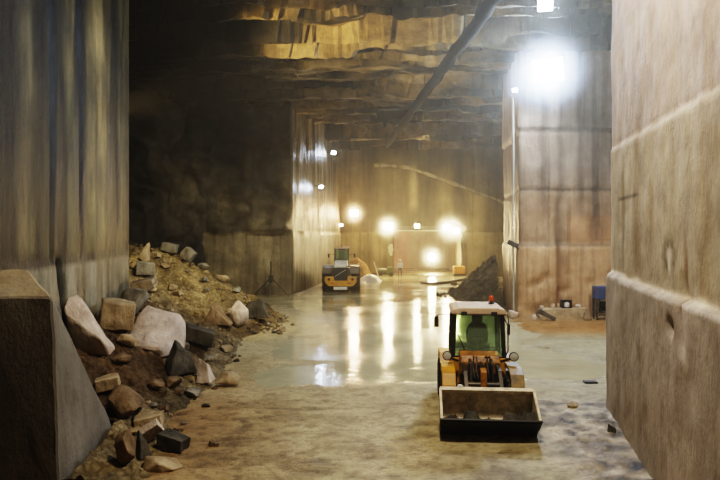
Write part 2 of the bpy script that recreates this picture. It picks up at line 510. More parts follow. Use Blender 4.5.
PIL = [(20.0, 32.0), (8.2, 31.8), (9.1, 39.2), (20.0, 40.0)]
def pil_disp(s, z, x, y):
    d = 0.10 * fbm(s * 0.3, z * 0.2, 13.3) + 0.05 * fbm(s * 1.3, z * 0.7, 18.1)
    for j in (3.7, 6.5, 9.6): d -= 0.06 * groove(z, j + 0.06 * nz(s, j, 0), 0.1)
    if z < 3.7: d += 0.12
    if z > 9.6: d += 0.1
    # broken crack down the front
    cx_ = 10.2 + 0.12 * nz(z * 1.2, 2, 0)
    if y < 32.1: d -= 0.2 * groove(x, cx_, 0.16) * smooth(7.5, 3.5, z)
    if y < 32.1 and z < 2.3: d -= 0.12 * smooth(0.0, 0.6, nz(x * 1.1, z * 1.4, 4))
    return d
def pil_paint(s, z, x, y):
    c = [1.0, 0.97, 0.93]
    if z > 9.6: c = [0.75, 0.74, 0.78]
    elif z > 6.5: c = [0.72, 0.69, 0.66]
    elif z > 3.7:
        c = [0.74, 0.68, 0.58]
        if z < 5.2 and x > 10.6: c = [0.84, 0.69, 0.52]
    else: c = [1.12, 1.02, 0.84]
    if y < 32.1:
        for xx, w, zl in ((10.25, 0.2, 3.2), (9.4, 0.25, 6.4), (11.3, 0.2, 6.0), (12.0, 0.16, 5.0)):
            f = 0.75 * groove(x, xx + 0.1 * nz(z, xx, 1), w) * smooth(zl - 1.5, zl + 0.5, z)
            c = [lerp(v, v * q, f) for v, q in zip(c, (0.3, 0.26, 0.22))]
        f = 0.8 * groove(x, 10.2, 0.14) * smooth(4.5, 2.5, z)
        c = [lerp(v, v * q, f) for v, q in zip(c, (0.35, 0.2, 0.1))]
    else:
        k = nz(y * 2.6, z * 0.12, 7)
        c = [v * (0.55 + 0.9 * clamp(0.5 + k)) for v in (0.95, 0.9, 0.75)]
    for j in (3.7, 6.5, 9.6):
        f = 0.6 * groove(z, j, 0.07); c = [v * (1 - f) for v in c]
    return c
wall('wall_right_far', PIL, -0.1, 15.0, M['pillar'], pil_disp, pil_paint, 0.13, 0.13, flip=-1)

LW = [(-18.0, 22.0), (-8.2, 22.0), (-6.5, 10.7), (-3.95, -6.3)]
def lw_disp(s, z, x, y):
    if y > 21.95: return 0.0
    d = 0.09 * fbm(y * 0.45, z * 0.08, 23.3) + 0.05 * fbm(y * 2.2, z * 0.12, 28.1)
    d -= 0.05 * groove(z, 3.6, 0.06)
    if z < 3.6: d += 0.02
    for yy in (20.4, 16.3, 14.0):
        d -= 0.09 * groove(y, yy + 0.05 * nz(z, yy, 0), 0.07) * (1 if z > 3.6 else 0.3)
    # leaning split in the lower course
    if z < 3.6: d -= 0.12 * groove(y, 14.6 + 0.3 * (3.4 - z), 0.14)
    return d
def lw_paint(s, z, x, y):
    if y > 21.95: return (0.5, 0.5, 0.5)
    if abs(z - 3.6) < .08: return (.15, .14, .12)
    if z < 3.6:
        c = [1.35, 1.4, 1.75]
        f = 0.95 * groove(y, 14.6 + 0.3 * (3.4 - z), 0.22)
        return [v * (1 - f) for v in c]
    k = nz(y * 0.9, z * 0.04, 31)
    g = 0.10 + 0.68 * clamp(0.42 + 1.5 * k)
    c = [g * 1.03, g * 1.0, g * 0.78]
    k2 = 1 + 0.9 * fbm(y * 2.4, z * 0.55, 37)
    c = [max(.03, v * k2) for v in c]
    # band painted lighter as if lamplit, and a dark greenish streak
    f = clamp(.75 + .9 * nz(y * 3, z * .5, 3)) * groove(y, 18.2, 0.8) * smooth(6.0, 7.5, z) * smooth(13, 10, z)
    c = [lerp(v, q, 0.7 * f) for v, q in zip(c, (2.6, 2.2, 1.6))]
    f = clamp(.75 + .9 * nz(y * 3, z * .5, 8)) * groove(y, 12.5, 0.35) * smooth(6.5, 7.2, z) * smooth(9.2, 8.2, z)
    c = [lerp(v, q, 0.7 * f) for v, q in zip(c, (1.2, 1.3, 1.4))]
    f = groove(y, 15.4, 0.7) * smooth(9, 7, z)
    c = [lerp(v, v * q, 0.7 * f) for v, q in zip(c, (0.45, 0.6, 0.5))]
    for yy in (20.4, 16.3, 14.0):
        f = 0.92 * groove(y, yy + 0.05 * nz(z, yy, 0), 0.15); c = [v * (1 - f) for v in c]
    return c
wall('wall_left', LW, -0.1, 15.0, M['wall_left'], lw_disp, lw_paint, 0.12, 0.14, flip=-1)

CL = [(-22.0, 33.0), (-15.0, 37.5), (-10.6, 42.4), (-4.76, 44.0), (-1.9, 66.0)]
CORNER = 8.32 + 6.59 + 6.06
def cl_disp(s, z, x, y):
    e = smooth(CORNER - 0.7, CORNER, s) * (1 - smooth(CORNER, CORNER + 0.7, s))
    if y >= 44.0:                                   # long sawn side wall
        d = 0.12 * fbm(y * 0.3, z * 0.15, 41) + 0.08 * fbm(y * 1.6, z * 0.15, 44)
        d -= 0.08 * groove(z, 4.4, 0.1)
        if z > 4.4: d -= 0.12
        return d * (1 - groove(s, CORNER, 0.3))
    blk = smooth(-10.9, -10.3, x)
    rough = 1.3 * abs(fbm(s * 0.16, z * 0.14, 51, 3)) + 0.55 * fbm(s * 0.5, z * 0.5, 55) + 0.12 * fbm(s * 2, z * 2, 58)
    up = -0.9 + rough * 1.6 + 0.9 * smooth(9, 4.5, z) - 0.6 * smooth(6, 13, z)
    low = 0.05 * fbm(s * 0.5, z * 0.5, 57) - 0.07 * groove(z, 2.9 + 0.25 * (x + 8) + 0.3 * nz(x * 1.1, 0, 0), 0.09)
    d = lerp(up, lerp(rough * 1.4, low, blk), smooth(4.55, 4.35, z))
    return d * (1 - groove(s, CORNER, 0.5) * 0.85)
def cl_paint(s, z, x, y):
    if y >= 44.0:
        k = clamp(0.5 + 1.5 * nz(y * 1.1, z * 0.05, 61))
        g = 0.25 + 1.6 * k
        if z < 4.4: g = g * 0.8 + 0.4
        return (g * 1.0, g * 0.98, g * 0.85)
    if z < 4.4 and x > -10.8:
        return (1.25, 1.15, 0.9)
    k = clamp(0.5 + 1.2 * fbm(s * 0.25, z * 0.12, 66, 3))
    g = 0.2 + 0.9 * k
    g *= lerp(1.0, 0.35, smooth(7, 12, z))  # upper cliff painted darker, standing in for missing light
    return (g, g * 0.95, g * 0.8)
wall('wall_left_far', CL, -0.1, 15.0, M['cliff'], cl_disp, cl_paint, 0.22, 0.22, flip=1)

# back wall with the lit opening
def bw_disp(s, z, x, y):
    d = 0.25 * fbm(s * 0.2, z * 0.15, 71) + 0.08 * fbm(s * 1.0, z * 0.4, 74)
    if 3.2 < x < 11.2 and z < 5.0: d *= 0.1
    if z < 4.55: d += 0.15
    return d
def bw_paint(s, z, x, y):
    k = clamp(0.5 + 1.2 * nz(x * 0.45, z * 0.06, 81))
    g = 0.35 + 0.7 * k
    c = [g, g * 0.95, g * 0.8]
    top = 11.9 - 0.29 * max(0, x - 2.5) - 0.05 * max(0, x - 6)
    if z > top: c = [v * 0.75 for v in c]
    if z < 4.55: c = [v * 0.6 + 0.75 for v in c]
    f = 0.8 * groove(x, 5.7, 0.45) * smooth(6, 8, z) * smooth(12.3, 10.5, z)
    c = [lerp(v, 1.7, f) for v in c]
    return c
OX0, OX1, OZ = 3.6, 10.8, 4.6
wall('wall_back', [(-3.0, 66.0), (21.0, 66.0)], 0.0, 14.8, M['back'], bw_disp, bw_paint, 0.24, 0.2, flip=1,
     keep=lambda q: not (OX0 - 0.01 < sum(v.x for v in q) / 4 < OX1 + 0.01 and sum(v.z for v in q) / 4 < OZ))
def in_disp(s, z, x, y): return 0.10 * fbm(s * 0.5, z * 0.5, 91)
def in_paint(s, z, x, y):
    if x > 6.2: return (0.8, 0.9, 0.72)
    return (1.1, 0.95, 0.85)
wall('wall_back_inner', [(OX0, 66.0), (OX0 - 0.2, 79.0), (OX1 + 0.4, 79.0), (OX1, 66.0)], -0.05, OZ + 0.05, M['inner'], in_disp, in_paint, 0.3, 0.3, flip=1)
b = MB(); b.box(((OX0 + OX1) / 2, 72.6, OZ + 0.3), (OX1 - OX0 + 1, 13.3, 0.5))
tag(b.build('ceiling_inner', M['block']), kind='structure')

# pale strip standing for the lamplit top edge of the opening
b = MB(); b.box(((OX0 + OX1) / 2 - 0.3, 65.7, OZ + 0.06), (OX1 - OX0 + 0.2, 0.35, 0.14))
tag(b.build('trim_1', M['lit_strip']), kind='structure')

# curved rock shelf line across the back wall
b = MB()
b.tube([(x, 65.55, 11.55 - 0.25 * ((x - 2.0) / 3.2) ** 2 if x < 5.5 else 11.2 - 0.36 * (x - 5.5)) for x in [1.5 + 0.7 * k for k in range(21)]],
       [0.20 + 0.05 * math.sin(k * 1.7) for k in range(21)], 8)
tag(b.build('trim_2', M['heap_np']), kind='structure')

# ceiling : torn layers stepping down
rnd = random.Random(5)
bands, y = [], 6.0
while y < 68:
    L = rnd.choice((rnd.uniform(.7, 1.6), rnd.uniform(1.2, 3.2)))
    cuts, x, bz = [], -24.0, rnd.uniform(0, 1.15)
    while x < 24:
        w = rnd.uniform(2.5, 9)
        cuts.append((x, bz + rnd.uniform(0.0, 0.4), rnd.uniform(-0.02, 0.15)))
        x += w
    bands.append((y, L, cuts)); y += L
def ceil_z(x, y):
    yy = y + 0.8 * nz(x * 0.30, y * 0.2, 7) + 0.12 * nz(x * 1.3, y, 9) + 0.06 * x
    for (y0, L, cuts) in bands:
        if yy < y0 + L:
            break
    xx = x + 0.9 * nz(y * 0.6, x * 0.3, 5)
    st = cuts[0]
    for c in cuts:
        if xx >= c[0]: st = c
    t = clamp((yy - y0) / L)
    z = 14.55 - st[1] + (0.5 + st[2]) * t
    z += 0.20 * fbm(x * 0.4, y * 1.4, 13) + 0.10 * fbm(x * 1.1, y * 3.4, 17)
    return z - 0.010 * max(0, y - 30)
rows, pc = [], []
ny, nx = 430, 190
for j in range(ny + 1):
    y = 12 + 55.0 * (j / ny)
    row = []
    for i in range(nx + 1):
        x = -19 + 40.0 * i / nx
        row.append(Vector((x, y, ceil_z(x, y))))
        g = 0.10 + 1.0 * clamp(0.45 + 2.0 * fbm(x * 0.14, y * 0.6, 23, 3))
        g *= lerp(0.10, 1.0, smooth(-6.5, -3.2, x + 0.8 * nz(y * 0.7, 2, 1)))  # left side of the ceiling painted dark to look unlit
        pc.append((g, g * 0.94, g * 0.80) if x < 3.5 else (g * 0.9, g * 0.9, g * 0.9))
    rows.append(row)
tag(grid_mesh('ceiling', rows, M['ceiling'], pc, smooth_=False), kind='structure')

# ------------------------------------------------------------------ floor, water
EDGE = [(9, -3.0), (11, -3.3), (14, -4.0), (17, -3.9), (19.5, -3.9), (22, -4.3), (25, -4.6), (28, -3.7), (30, -3.3), (32, -3.9), (35, -5.6), (38, -7.4), (41, -9.6), (44, -13)]
SLOPE = [(9, .30), (12, .42), (14, .56), (17, .56), (21, .46), (25, .46), (30, .54), (36, .56), (44, .5)]
def heap_h(x, y):
    e = pw(EDGE, y) + 0.35 * nz(y * 0.9, 1, 4) + 0.12 * nz(y * 3, 1, 6)
    d = e - x
    if d < -0.6: return -0.3
    h = pw(SLOPE, y) * d - 0.03
    top = pw([(9, 1.3), (14, 2.1), (16, 2.4), (22, 3.0), (28, 4.1), (33, 4.5), (40, 3.6), (44, 2.5)], y)
    if h > top * 0.75: h = top * 0.75 + (h - top * 0.75) * 0.3
    h += min(1, max(0, d)) * (0.24 * fbm(x * 0.9, y * 0.9, 3) + 0.16 * fbm(x * 2.4, y * 2.4, 5, 4))
    return h


def floor_z(x, y):
    z = 0.035 * fbm(x * 0.22, y * 0.16, 101, 4)
    z += 0.016 * fbm(x * 1.7, y * 1.5, 103, 4)
    sh = 17.0 + 0.12 * x + 0.9 * nz(x * 0.45, 2, 3)               # shore of the shallow water
    z += lerp(-0.034, 0.045, smooth(sh + 1.2, sh - 0.7, y))
    # dry tongue in the middle of the wet floor, left bank, right bay
    z += 0.045 * groove(y, 20.6 + 0.10 * x, 0.6) * smooth(1.0, -2.0, x)
    z += 0.06 * smooth(-1.8, -3.8, x) * smooth(40, 33, y)
    z += 0.05 * smooth(6.0, 8.0, x) * smooth(33.5, 31.5, y)
    z += 0.04 * smooth(0.5, 3.5, x) * groove(y, 23.6, 1.6)
    # churned slurry beside the near loader
    k = smooth(3.2, 4.2, x) * smooth(16.2, 14.8, y)
    if k > 0: z += k * (0.10 * abs(fbm(x * 1.3, y * 1.3, 111)) + 0.06 * fbm(x * 4, y * 4, 113, 3))
    # tyre ruts
    if y < 17:
        for off, sl in ((14.9, 0.18), (13.2, 0.26), (11.6, 0.2), (12.4, 0.24)):
            r = y - (off + sl * x + 0.25 * nz(x * 0.5, off, 1))
            z += (-0.025 * groove(r, 0, 0.07) + 0.014 * groove(r, 0.16, 0.06)) * clamp(.5 + 1.6 * nz(x * 1.3, y, 3)) * smooth(3.0, 1.0, x)
    return z


def floor_paint(x, y, z):
    c = [0.62, 0.56, 0.37]
    # left dusty bank
    f = smooth(-2.2, -3.6, x) * smooth(24, 14, y); c = [lerp(v, q, f * .6) for v, q in zip(c, (0.46, 0.33, 0.19))]
    f = smooth(3.0, 4.4, x) * smooth(16.5, 14.8, y)
    g = clamp(0.55 + 1.9 * fbm(x * 2.1, y * 2.6, 121), -.75, 1.5)
    c = [lerp(v, q, f) for v, q in zip(c, (0.30 + 0.36 * g, 0.265 + 0.325 * g, 0.215 + 0.275 * g))]
    f = smooth(5.2, 6.4, x + 0.3 * nz(y, 0, 0)) * smooth(33, 31, y) * smooth(24.5, 27.5, y)
    c = [lerp(v, q, f) for v, q in zip(c, (0.50, 0.27, 0.09))]
    f = smooth(26, 40, y); c = [lerp(v, q, f) for v, q in zip(c, (0.50, 0.46, 0.34))]
    # dark churned patches
    f = 0.75 * smooth(-0.05, 0.45, fbm(x * 0.7, y * 1.1, 131)) * smooth(21, 12, y)
    c = [lerp(v, v * q, f) for v, q in zip(c, (0.55, 0.5, 0.42))]
    if y < 17.5:
        for off, sl in ((14.9, 0.18), (13.2, 0.26), (11.6, 0.2), (12.4, 0.24), (10.6, .22)):
            r = y - (off + sl * x + 0.25 * nz(x * 0.5, off, 1))
            f = 0.6 * groove(r, 0, 0.10) * clamp(.4 + 1.8 * nz(x * 1.3, y, 3)) * smooth(3.0, 1.0, x)
            c = [lerp(v, v * q, f) for v, q in zip(c, (.4, .34, .27))]
    f = .6 * smooth(.18, .42, fbm(x * 2.6, y * 3.0, 141)) * smooth(19, 15, y); c = [lerp(v, v * q, f) for v, q in zip(c, (.42, .36, .28))]
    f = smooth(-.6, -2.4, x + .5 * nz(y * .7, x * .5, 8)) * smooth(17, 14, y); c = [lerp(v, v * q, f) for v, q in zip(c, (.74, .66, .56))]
    wet = clamp(0.35 + 0.8 * smooth(0.05, -0.02, z) + 0.25 * nz(x * 0.4, y * 0.4, 9))
    wet *= lerp(1.0, 0.35, smooth(-1.5, -3.5, x))
    f = 0.25 * wet; c = [v * (1 - f) for v in c]
    return (*c, wet)

ys = [5.0]
while ys[-1] < 80: ys.append(ys[-1] + 0.0085 * ys[-1])
rows, pc = [], []
nx = 260
for y in ys:
    x0, x1 = -0.66 * y - 2.5, 0.60 * y + 2.5
    row = []
    for i in range(nx + 1):
        x = lerp(x0, x1, i / nx)
        z = floor_z(x, y); row.append(Vector((x, y, z))); pc.append(floor_paint(x, y, z))
    rows.append(row)
tag(grid_mesh('floor', rows, M['floor'], pc), kind='structure')

wp = [(-5.5, 15.5), (-1, 15), (4, 15.2), (6.2, 17.5), (9, 20), (9.5, 24), (8.0, 31), (8.4, 38), (14, 65), (-1.0, 65), (-3.6, 46), (-5.0, 42.5), (-9, 40.5), (-4, 31), (-3.4, 24)]
me = bpy.data.meshes.new('shallow_water')
me.from_pydata([(x, y, 0.0) for x, y in wp], [], [list(range(len(wp)))])
tag(link('shallow_water', me, M['water']), 'shallow milky water lying over the middle of the quarry floor', 'water', kind='stuff')

# ------------------------------------------------------------------ the big tapered block, front left
b = MB()
pts = [(-6.0, 9.6, -0.05), (-4.65, 9.6, -0.05), (-4.84, 12.2, -0.05), (-4.84, 12.2, 0.35), (-6.2, 12.2, -0.05),
       (-5.95, 9.7, 3.22), (-4.87, 9.8, 3.22), (-5.69, 10.6, 3.62), (-6.15, 10.6, 3.62)]
b.hull([Vector(p) for p in pts])
bm = b.bm
bmesh.ops.bevel(bm, geom=bm.edges[:], offset=0.03, segments=1, affect='EDGES')
bmesh.ops.triangulate(bm, faces=bm.faces[:])
for _ in range(4): bmesh.ops.subdivide_edges(bm, edges=[e for e in bm.edges if e.calc_length() > 0.25], cuts=1)
for v in bm.verts:
    v.co += Vector((nz(v.co.x * 3, v.co.y * 3, v.co.z * 3), nz(v.co.y * 3, v.co.z * 3, 5), nz(v.co.z * 3, v.co.x * 3, 9))) * 0.025
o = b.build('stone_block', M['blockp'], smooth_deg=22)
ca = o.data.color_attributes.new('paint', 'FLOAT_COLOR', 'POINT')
for v in o.data.vertices:
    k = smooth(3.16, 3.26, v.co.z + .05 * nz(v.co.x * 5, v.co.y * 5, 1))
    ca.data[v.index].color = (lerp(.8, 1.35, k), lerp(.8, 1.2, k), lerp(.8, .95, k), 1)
tag(bpy.data.objects['stone_block'], 'tall dark tapered stone block with pale dusty top at the front left', 'block')

# ------------------------------------------------------------------ rubble heap and its rocks
def xmin_heap(y):
    if y < 12.25: return lerp(-4.52, -4.72, clamp((y - 9.6) / 2.6))
    if y < 22.06: return -6.5 - 0.150 * (y - 10.7) + 0.34
    return -15.0 + (0 if y < 35 else (y - 35) * 0.55)


def ground(x, y):
    h = heap_h(x, y) if (x > xmin_heap(y) - 0.3 and 9.2 < y < 41.5) else -1
    return max(h, floor_z(x, y))


def ray_ground(px, py):
    d = 8.0
    while d < 64:
        p = at(px, py, d)
        if p.z <= ground(p.x, p.y): return p
        d += 0.04
    return at(px, py, H * 620 / max(1, py - 235))


def rock_mesh(seed, dims, kind='chunk', detail=0.14, raw=None):
    r = random.Random(seed)
    bm = bmesh.new()
    pts = []
    if kind == 'block':
        for sx in (-1, 1):
            for sy in (-1, 1):
                for sz in (-1, 1):
                    pts.append(Vector((sx * r.uniform(.82, 1), sy * r.uniform(.8, 1), sz * r.uniform(.78, 1))))
        for _ in range(4): pts.append(Vector((r.uniform(-1, 1), r.uniform(-1, 1), r.choice((-1, 1)) * r.uniform(.85, 1))))
    elif kind == 'wedge':
        pts = [Vector(p) for p in ((-1, -1, -1), (1, -.8, -1), (1, 1, -1), (-1, .8, -1), (-.7, -.4, .7), (-.5, .6, 1), (.2, .3, .55), (.3, -.5, .2))]
        pts = [p + Vector((r.uniform(-.15, .15),) * 3) for p in pts]
    else:
        for _ in range(22):
            v = Vector((r.gauss(0, 1), r.gauss(0, 1), r.gauss(0, 1))).normalized()
            q = 0.72 + 0.28 * r.random()
            m = max(abs(v.x), abs(v.y), abs(v.z))
            pts.append(v * q * lerp(1, 1 / m, 0.45))
    vs = [bm.verts.new(p) for p in raw] if raw else [bm.verts.new(Vector((p.x * dims[0] / 2, p.y * dims[1] / 2, p.z * dims[2] / 2))) for p in pts]
    g = bmesh.ops.convex_hull(bm, input=vs)
    bad = list({q for q in g['geom_interior'] + g['geom_unused'] if isinstance(q, bmesh.types.BMVert) and q.is_valid})
    if bad: bmesh.ops.delete(bm, geom=bad, context='VERTS')
    bmesh.ops.dissolve_limit(bm, angle_limit=0.2, verts=bm.verts[:], edges=bm.edges[:])
    s = min(dims)
    bmesh.ops.bevel(bm, geom=bm.edges[:], offset=s * 0.035, segments=1, affect='EDGES')
    bmesh.ops.triangulate(bm, faces=bm.faces[:])
    for _ in range(3):
        es = [e for e in bm.edges if e.calc_length() > max(dims) * detail]
        if es: bmesh.ops.subdivide_edges(bm, edges=es, cuts=1)
        bmesh.ops.triangulate(bm, faces=[f for f in bm.faces if len(f.verts) > 4])
    k = 2.2 / max(dims)
    for v in bm.verts:
        q = v.co * k + Vector((seed, seed * .7, 0))
        v.co += Vector((nz(q.x, q.y, q.z), nz(q.y, q.z, q.x + 7), nz(q.z + 3, q.x, q.y))) * s * 0.09
        q *= 3
        v.co += Vector((nz(q.x, q.y, q.z), nz(q.y, q.z, q.x + 7), nz(q.z + 3, q.x, q.y))) * s * 0.02
    bmesh.ops.recalc_face_normals(bm, faces=bm.faces[:])
    me = bpy.data.meshes.new('rock')
    bm.to_mesh(me); bm.free()
    me.polygons.foreach_set('use_smooth', [True] * len(me.polygons))
    try: me.set_sharp_from_angle(angle=math.radians(28))
    except Exception: pass
    return me


PLACED = []
def bvh_mesh(o): return BVHTree.FromPolygons([v.co.copy() for v in o.data.vertices], [p.vertices[:] for p in o.data.polygons])
WALL_T = bvh_mesh(bpy.data.objects['wall_left']); CLIFF_T = bvh_mesh(bpy.data.objects['wall_left_far'])
def tree_of(o):
    mw = o.matrix_basis
    return BVHTree.FromPolygons([mw @ v.co for v in o.data.vertices], [p.vertices[:] for p in o.data.polygons])


def place(o, avoid=True, step=0.05):
    if not avoid: PLACED.append((o, tree_of(o))); return
    for k in range(60):
        t = tree_of(o)
        hit = None
        for (q, bt) in PLACED:
            if (q.location - o.location).length < 5 and t.overlap(bt): hit = q; break
        if t.overlap(WALL_T): o.location.x += .06; continue
        if hit is None: break
        if o.get('stay'): o.location.z += .03; o.location.x -= .01; continue
        d = (o.location - hit.location); d.z = abs(d.z) * 0.3 + 0.02
        o.location += d.normalized() * step
    PLACED.append((o, tree_of(o)))


SEED = [100]
def rock(px, py, w, h, mat, label, kind='chunk', rot=(0, 0, 0), depth=None, sink=0.15, name='rock', group='fallen rocks on the rubble heap'):
    """bottom-middle pixel of the rock as measured on the photo, width and height in pixels"""
    SEED[0] += 1
    g = ray_ground(px, py)
    while g.y > 40 and py < 330: py += 1; g = ray_ground(px, py)
    d = g.y
    W, Hh = w * d / 620, h * d / 620
    dp = depth if depth else (W + Hh) / 2
    me = rock_mesh(SEED[0], (W, dp, Hh), kind)
    o = link(name, me, M[mat])
    o.rotation_euler = tuple(math.radians(a) for a in rot)
    # find lowest point after rotation
    lo = min((o.rotation_euler.to_matrix() @ v.co).z for v in me.vertices)
    yc = g.y + dp * 0.35
    zc = max(ground(g.x, g.y), lerp(ground(g.x, g.y), ground(g.x, yc), .5))
    o.location = (g.x, yc, zc - lo - sink * Hh)
    place(o)
    return tag(o, label, 'rock', group)


def shaped_rock(foot, pts, mat, label):
    d = ray_ground(*foot).y
    P = [at(a, b_, d + e) for a, b_, e in pts]
    c = sum(P, Vector()) / len(P)
    SEED[0] += 1
    q = [p - c for p in P]
    dims = [max(v[i] for v in q) - min(v[i] for v in q) for i in range(3)]
    o = link('rock', rock_mesh(SEED[0], dims, raw=q, detail=.09), M[mat])
    o.location = c; place(o); tag(o, label, 'rock', 'fallen rocks on the rubble heap')
shaped_rock((166, 359), [(117, 344, .1), (123, 334, .5), (149, 306, 1.5), (166, 309, 1.6), (181, 311, 1.7), (161, 349, .1), (140, 347, 0), (124, 353, .4), (163, 359, .2), (178, 357, .8), (187, 321, 1.7), (185, 345, 1.6), (150, 340, 1.8)],
            'pale', 'large pale pinkish marble boulder lying tilted on the rubble heap, biggest of the heap')
shaped_rock((108, 357), [(62, 309, -.1), (66, 296, .15), (76, 292, .3), (88, 309, .3), (116, 350, .2), (101, 341, -.2), (65, 317, -.2), (74, 345, .2), (108, 357, 0), (72, 352, .1), (95, 325, .6), (110, 345, .6)],
            'pale', 'long pinkish slab leaning to the right beside the tall dark block')

ROCKS = [
 # px, bottom py, w, h, mat, label, kind, rot, depth, sink
 (101, 302, 24, 11, 'tan', 'flat tan slab lying behind the leaning pinkish slab, against the left wall', 'block', (6, -14, 8), 1.0, .1),
 (115, 332, 34, 30, 'tan', 'square tan block standing between the leaning slab and the large pale boulder', 'block', (4, 6, 25), .9, .1),
 (131, 316, 32, 36, 'grey', 'rounded dark grey boulder at the end of the left wall', 'chunk', (0, 0, 20), 1.1, .12),
 (124, 347, 26, 16, 'tan', 'small pinkish tan stone tucked under the left end of the large pale boulder', 'chunk', (0, 10, 0), .6, .2),
 (179, 376, 28, 32, 'dark', 'dark angular boulder under the right end of the large pale boulder', 'wedge', (0, 8, 30), .9, .12),
 (197, 348, 32, 16, 'dark', 'dark flat slab sloping right above the pale pointed stone', 'block', (0, 20, 14), .9, .15),
 (199, 382, 16, 22, 'pale', 'pale pointed stone beside the dark angular boulder', 'wedge', (0, 0, 70), .5, .15),
 (215, 388, 29, 17, 'tan', 'low pinkish tan stone at the right foot of the heap, beside the wet floor', 'chunk', (0, 0, 10), .6, .15),
 (238, 327, 20, 30, 'pale', 'upright rounded white slab on the far foot of the heap', 'chunk', (0, -8, 30), .7, .1),
 (219, 325, 26, 22, 'brown', 'brown wedge of rock touching the upright white slab on its left', 'wedge', (0, 0, 0), .9, .1),
 (253, 319, 26, 20, 'dark', 'dark wedge of rock touching the upright white slab on its right', 'wedge', (0, 0, 185), .9, .1),
 (118, 419, 40, 34, 'brown', 'brown boulder with a sandy top leaning on the edge of the tall dark block', 'chunk', (10, 14, 0), .9, .15),
 (104, 396, 24, 13, 'tan', 'flat orange tan stone on top of the brown boulder beside the tall dark block', 'block', (0, -10, 20), .5, .05),
 (123, 472, 24, 44, 'brown', 'upright brown lump nearest to the foot of the tall dark block', 'chunk', (0, 0, 0), .5, .08),
 (146, 431, 30, 13, 'tan', 'flat tan stone lying on top of the front cluster', 'block', (0, -8, 10), .45, .05),
 (150, 444, 22, 19, 'pale', 'thin light plate of stone tilted up in the front cluster', 'block', (35, -30, 20), .16, .05),
 (135, 436, 16, 9, 'tan', 'small tan stone squeezed behind the upright brown lump', 'chunk', (0, 0, 0), .25, .1),
 (141, 458, 14, 24, 'dark', 'narrow dark stone standing right of the upright brown lump', 'wedge', (0, 0, 40), .35, .1),
 (164, 452, 30, 13, 'dark', 'dark flat slab at the right end of the front cluster', 'block', (0, 14, -12), .4, .1),
 (157, 472, 46, 20, 'tan', 'low crumbling tan lump, the front rock of the cluster nearest the camera', 'chunk', (0, 0, 8), .55, .15),
 (179, 447, 10, 10, 'brown', 'small brown stone just right of the front cluster', 'chunk', (0, 0, 0), None, .15),
 (143, 277, 18, 15, 'grey', 'grey block near the heap crest, beside the far end of the left wall', 'block', (0, 4, 20), .9, .1),
 (145, 262, 8, 19, 'tan', 'thin upright tan blade of stone on the heap crest', 'wedge', (0, 22, 0), .6, .1),
 (187, 260, 13, 12, 'grey', 'pale grey slab sticking up on the heap crest, second from the top', 'block', (0, 40, 0), .8, .15),
 (168, 250, 16, 9, 'grey', 'flat grey stone on the top of the heap crest', 'block', (0, 12, 0), .8, .15),
 (203, 268, 14, 7, 'grey', 'small grey stone on the right slope of the heap crest', 'chunk', (0, 15, 0), .7, .15),
 (222, 281, 16, 9, 'tan', 'tan stone half way down the far edge of the heap', 'chunk', (0, 20, 0), .8, .2),
 (236, 292, 11, 9, 'grey', 'grey stone low on the far edge of the heap, above the white slab', 'chunk', (0, 10, 0), .6, .2),
 (164, 268, 12, 6, 'brown', 'brown stone bedded in the yellow slope below the crest', 'chunk', (0, 10, 0), .6, .2),
 (150, 294, 12, 7, 'tan', 'tan stone in the slope right of the rounded dark grey boulder', 'chunk', (0, 0, 0), .6, .2),
 (205, 408, 10, 6, 'dark', 'small dark stone lying alone on the mud below the heap foot', 'chunk', (0, 0, 0), None, .15),
 (190, 397, 20, 11, 'grey', 'dark grey stone at the heap foot left of the low pinkish stone', 'chunk', (0, 0, 0), .5, .15),
 (171, 388, 18, 14, 'brown', 'brown stone in front of the dark angular boulder', 'chunk', (0, 0, 0), .5, .15),
 (152, 391, 22, 12, 'brown', 'crumbly brown clod on the shaded earth below the large pale boulder', 'chunk', (0, 0, 0), .6, .25),
 (118, 366, 26, 12, 'brown', 'brown clod in the shaded earth below the leaning slab', 'chunk', (0, 6, 0), .6, .25),
 (208, 362, 13, 9, 'grey', 'grey stone between the dark flat slab and the low pinkish stone', 'chunk', (0, 0, 0), .4, .15),
 (225, 352, 14, 8, 'tan', 'tan stone on the heap foot right of the dark flat slab', 'chunk', (0, 0, 0), .5, .2),
]
for (px, py, w, h, mat, label, kind, rot, dep, sink) in ROCKS:
    rock(px, py, w, h, mat, label, kind, rot, dep, sink)

# loose small stones: copies of six shapes
protos = [rock_mesh(300 + k, (1, .85, .62), 'chunk' if k % 2 else 'block', 0.4) for k in range(6)]
rs = random.Random(11)
def scatter(n, pick, lo, hi, mats, label, group):
    k = 0
    while k < n:
        x, y = pick()
        z = ground(x, y)
        s = rs.uniform(lo, hi)
        me = protos[rs.randrange(6)]
        o = bpy.data.objects.new('small_stone', me)
        COL.objects.link(o)
        mt = M[rs.choice(mats)]
        if not me.materials: me.materials.append(mt)
        o.material_slots[0].link = 'OBJECT'; o.material_slots[0].material = mt
        o.scale = (s, s, s); o.rotation_euler = (rs.uniform(-.4, .4), rs.uniform(-.4, .4), rs.uniform(0, 6.28))
        o.location = (x, y, z + s * 0.12)
        t = tree_of(o)
        k += 1
        if any((q.location - o.location).length < 4 and t.overlap(bt) for q, bt in PLACED):
            bpy.data.objects.remove(o); continue
        PLACED.append((o, t))
        tag(o, label, 'stone', group)
def pick_foot():
    y = rs.uniform(11.2, 33); return pw(EDGE, y) + rs.gauss(-0.2, 0.35), y
def pick_slope():
    y = rs.uniform(17, 35); x = pw(EDGE, y) - abs(rs.uniform(0.6, 7.5))
    return max(x, xmin_heap(y) + 0.3), y
def pick_clump():
    return rs.uniform(-5.0, -3.2), rs.uniform(26.0, 30.0)
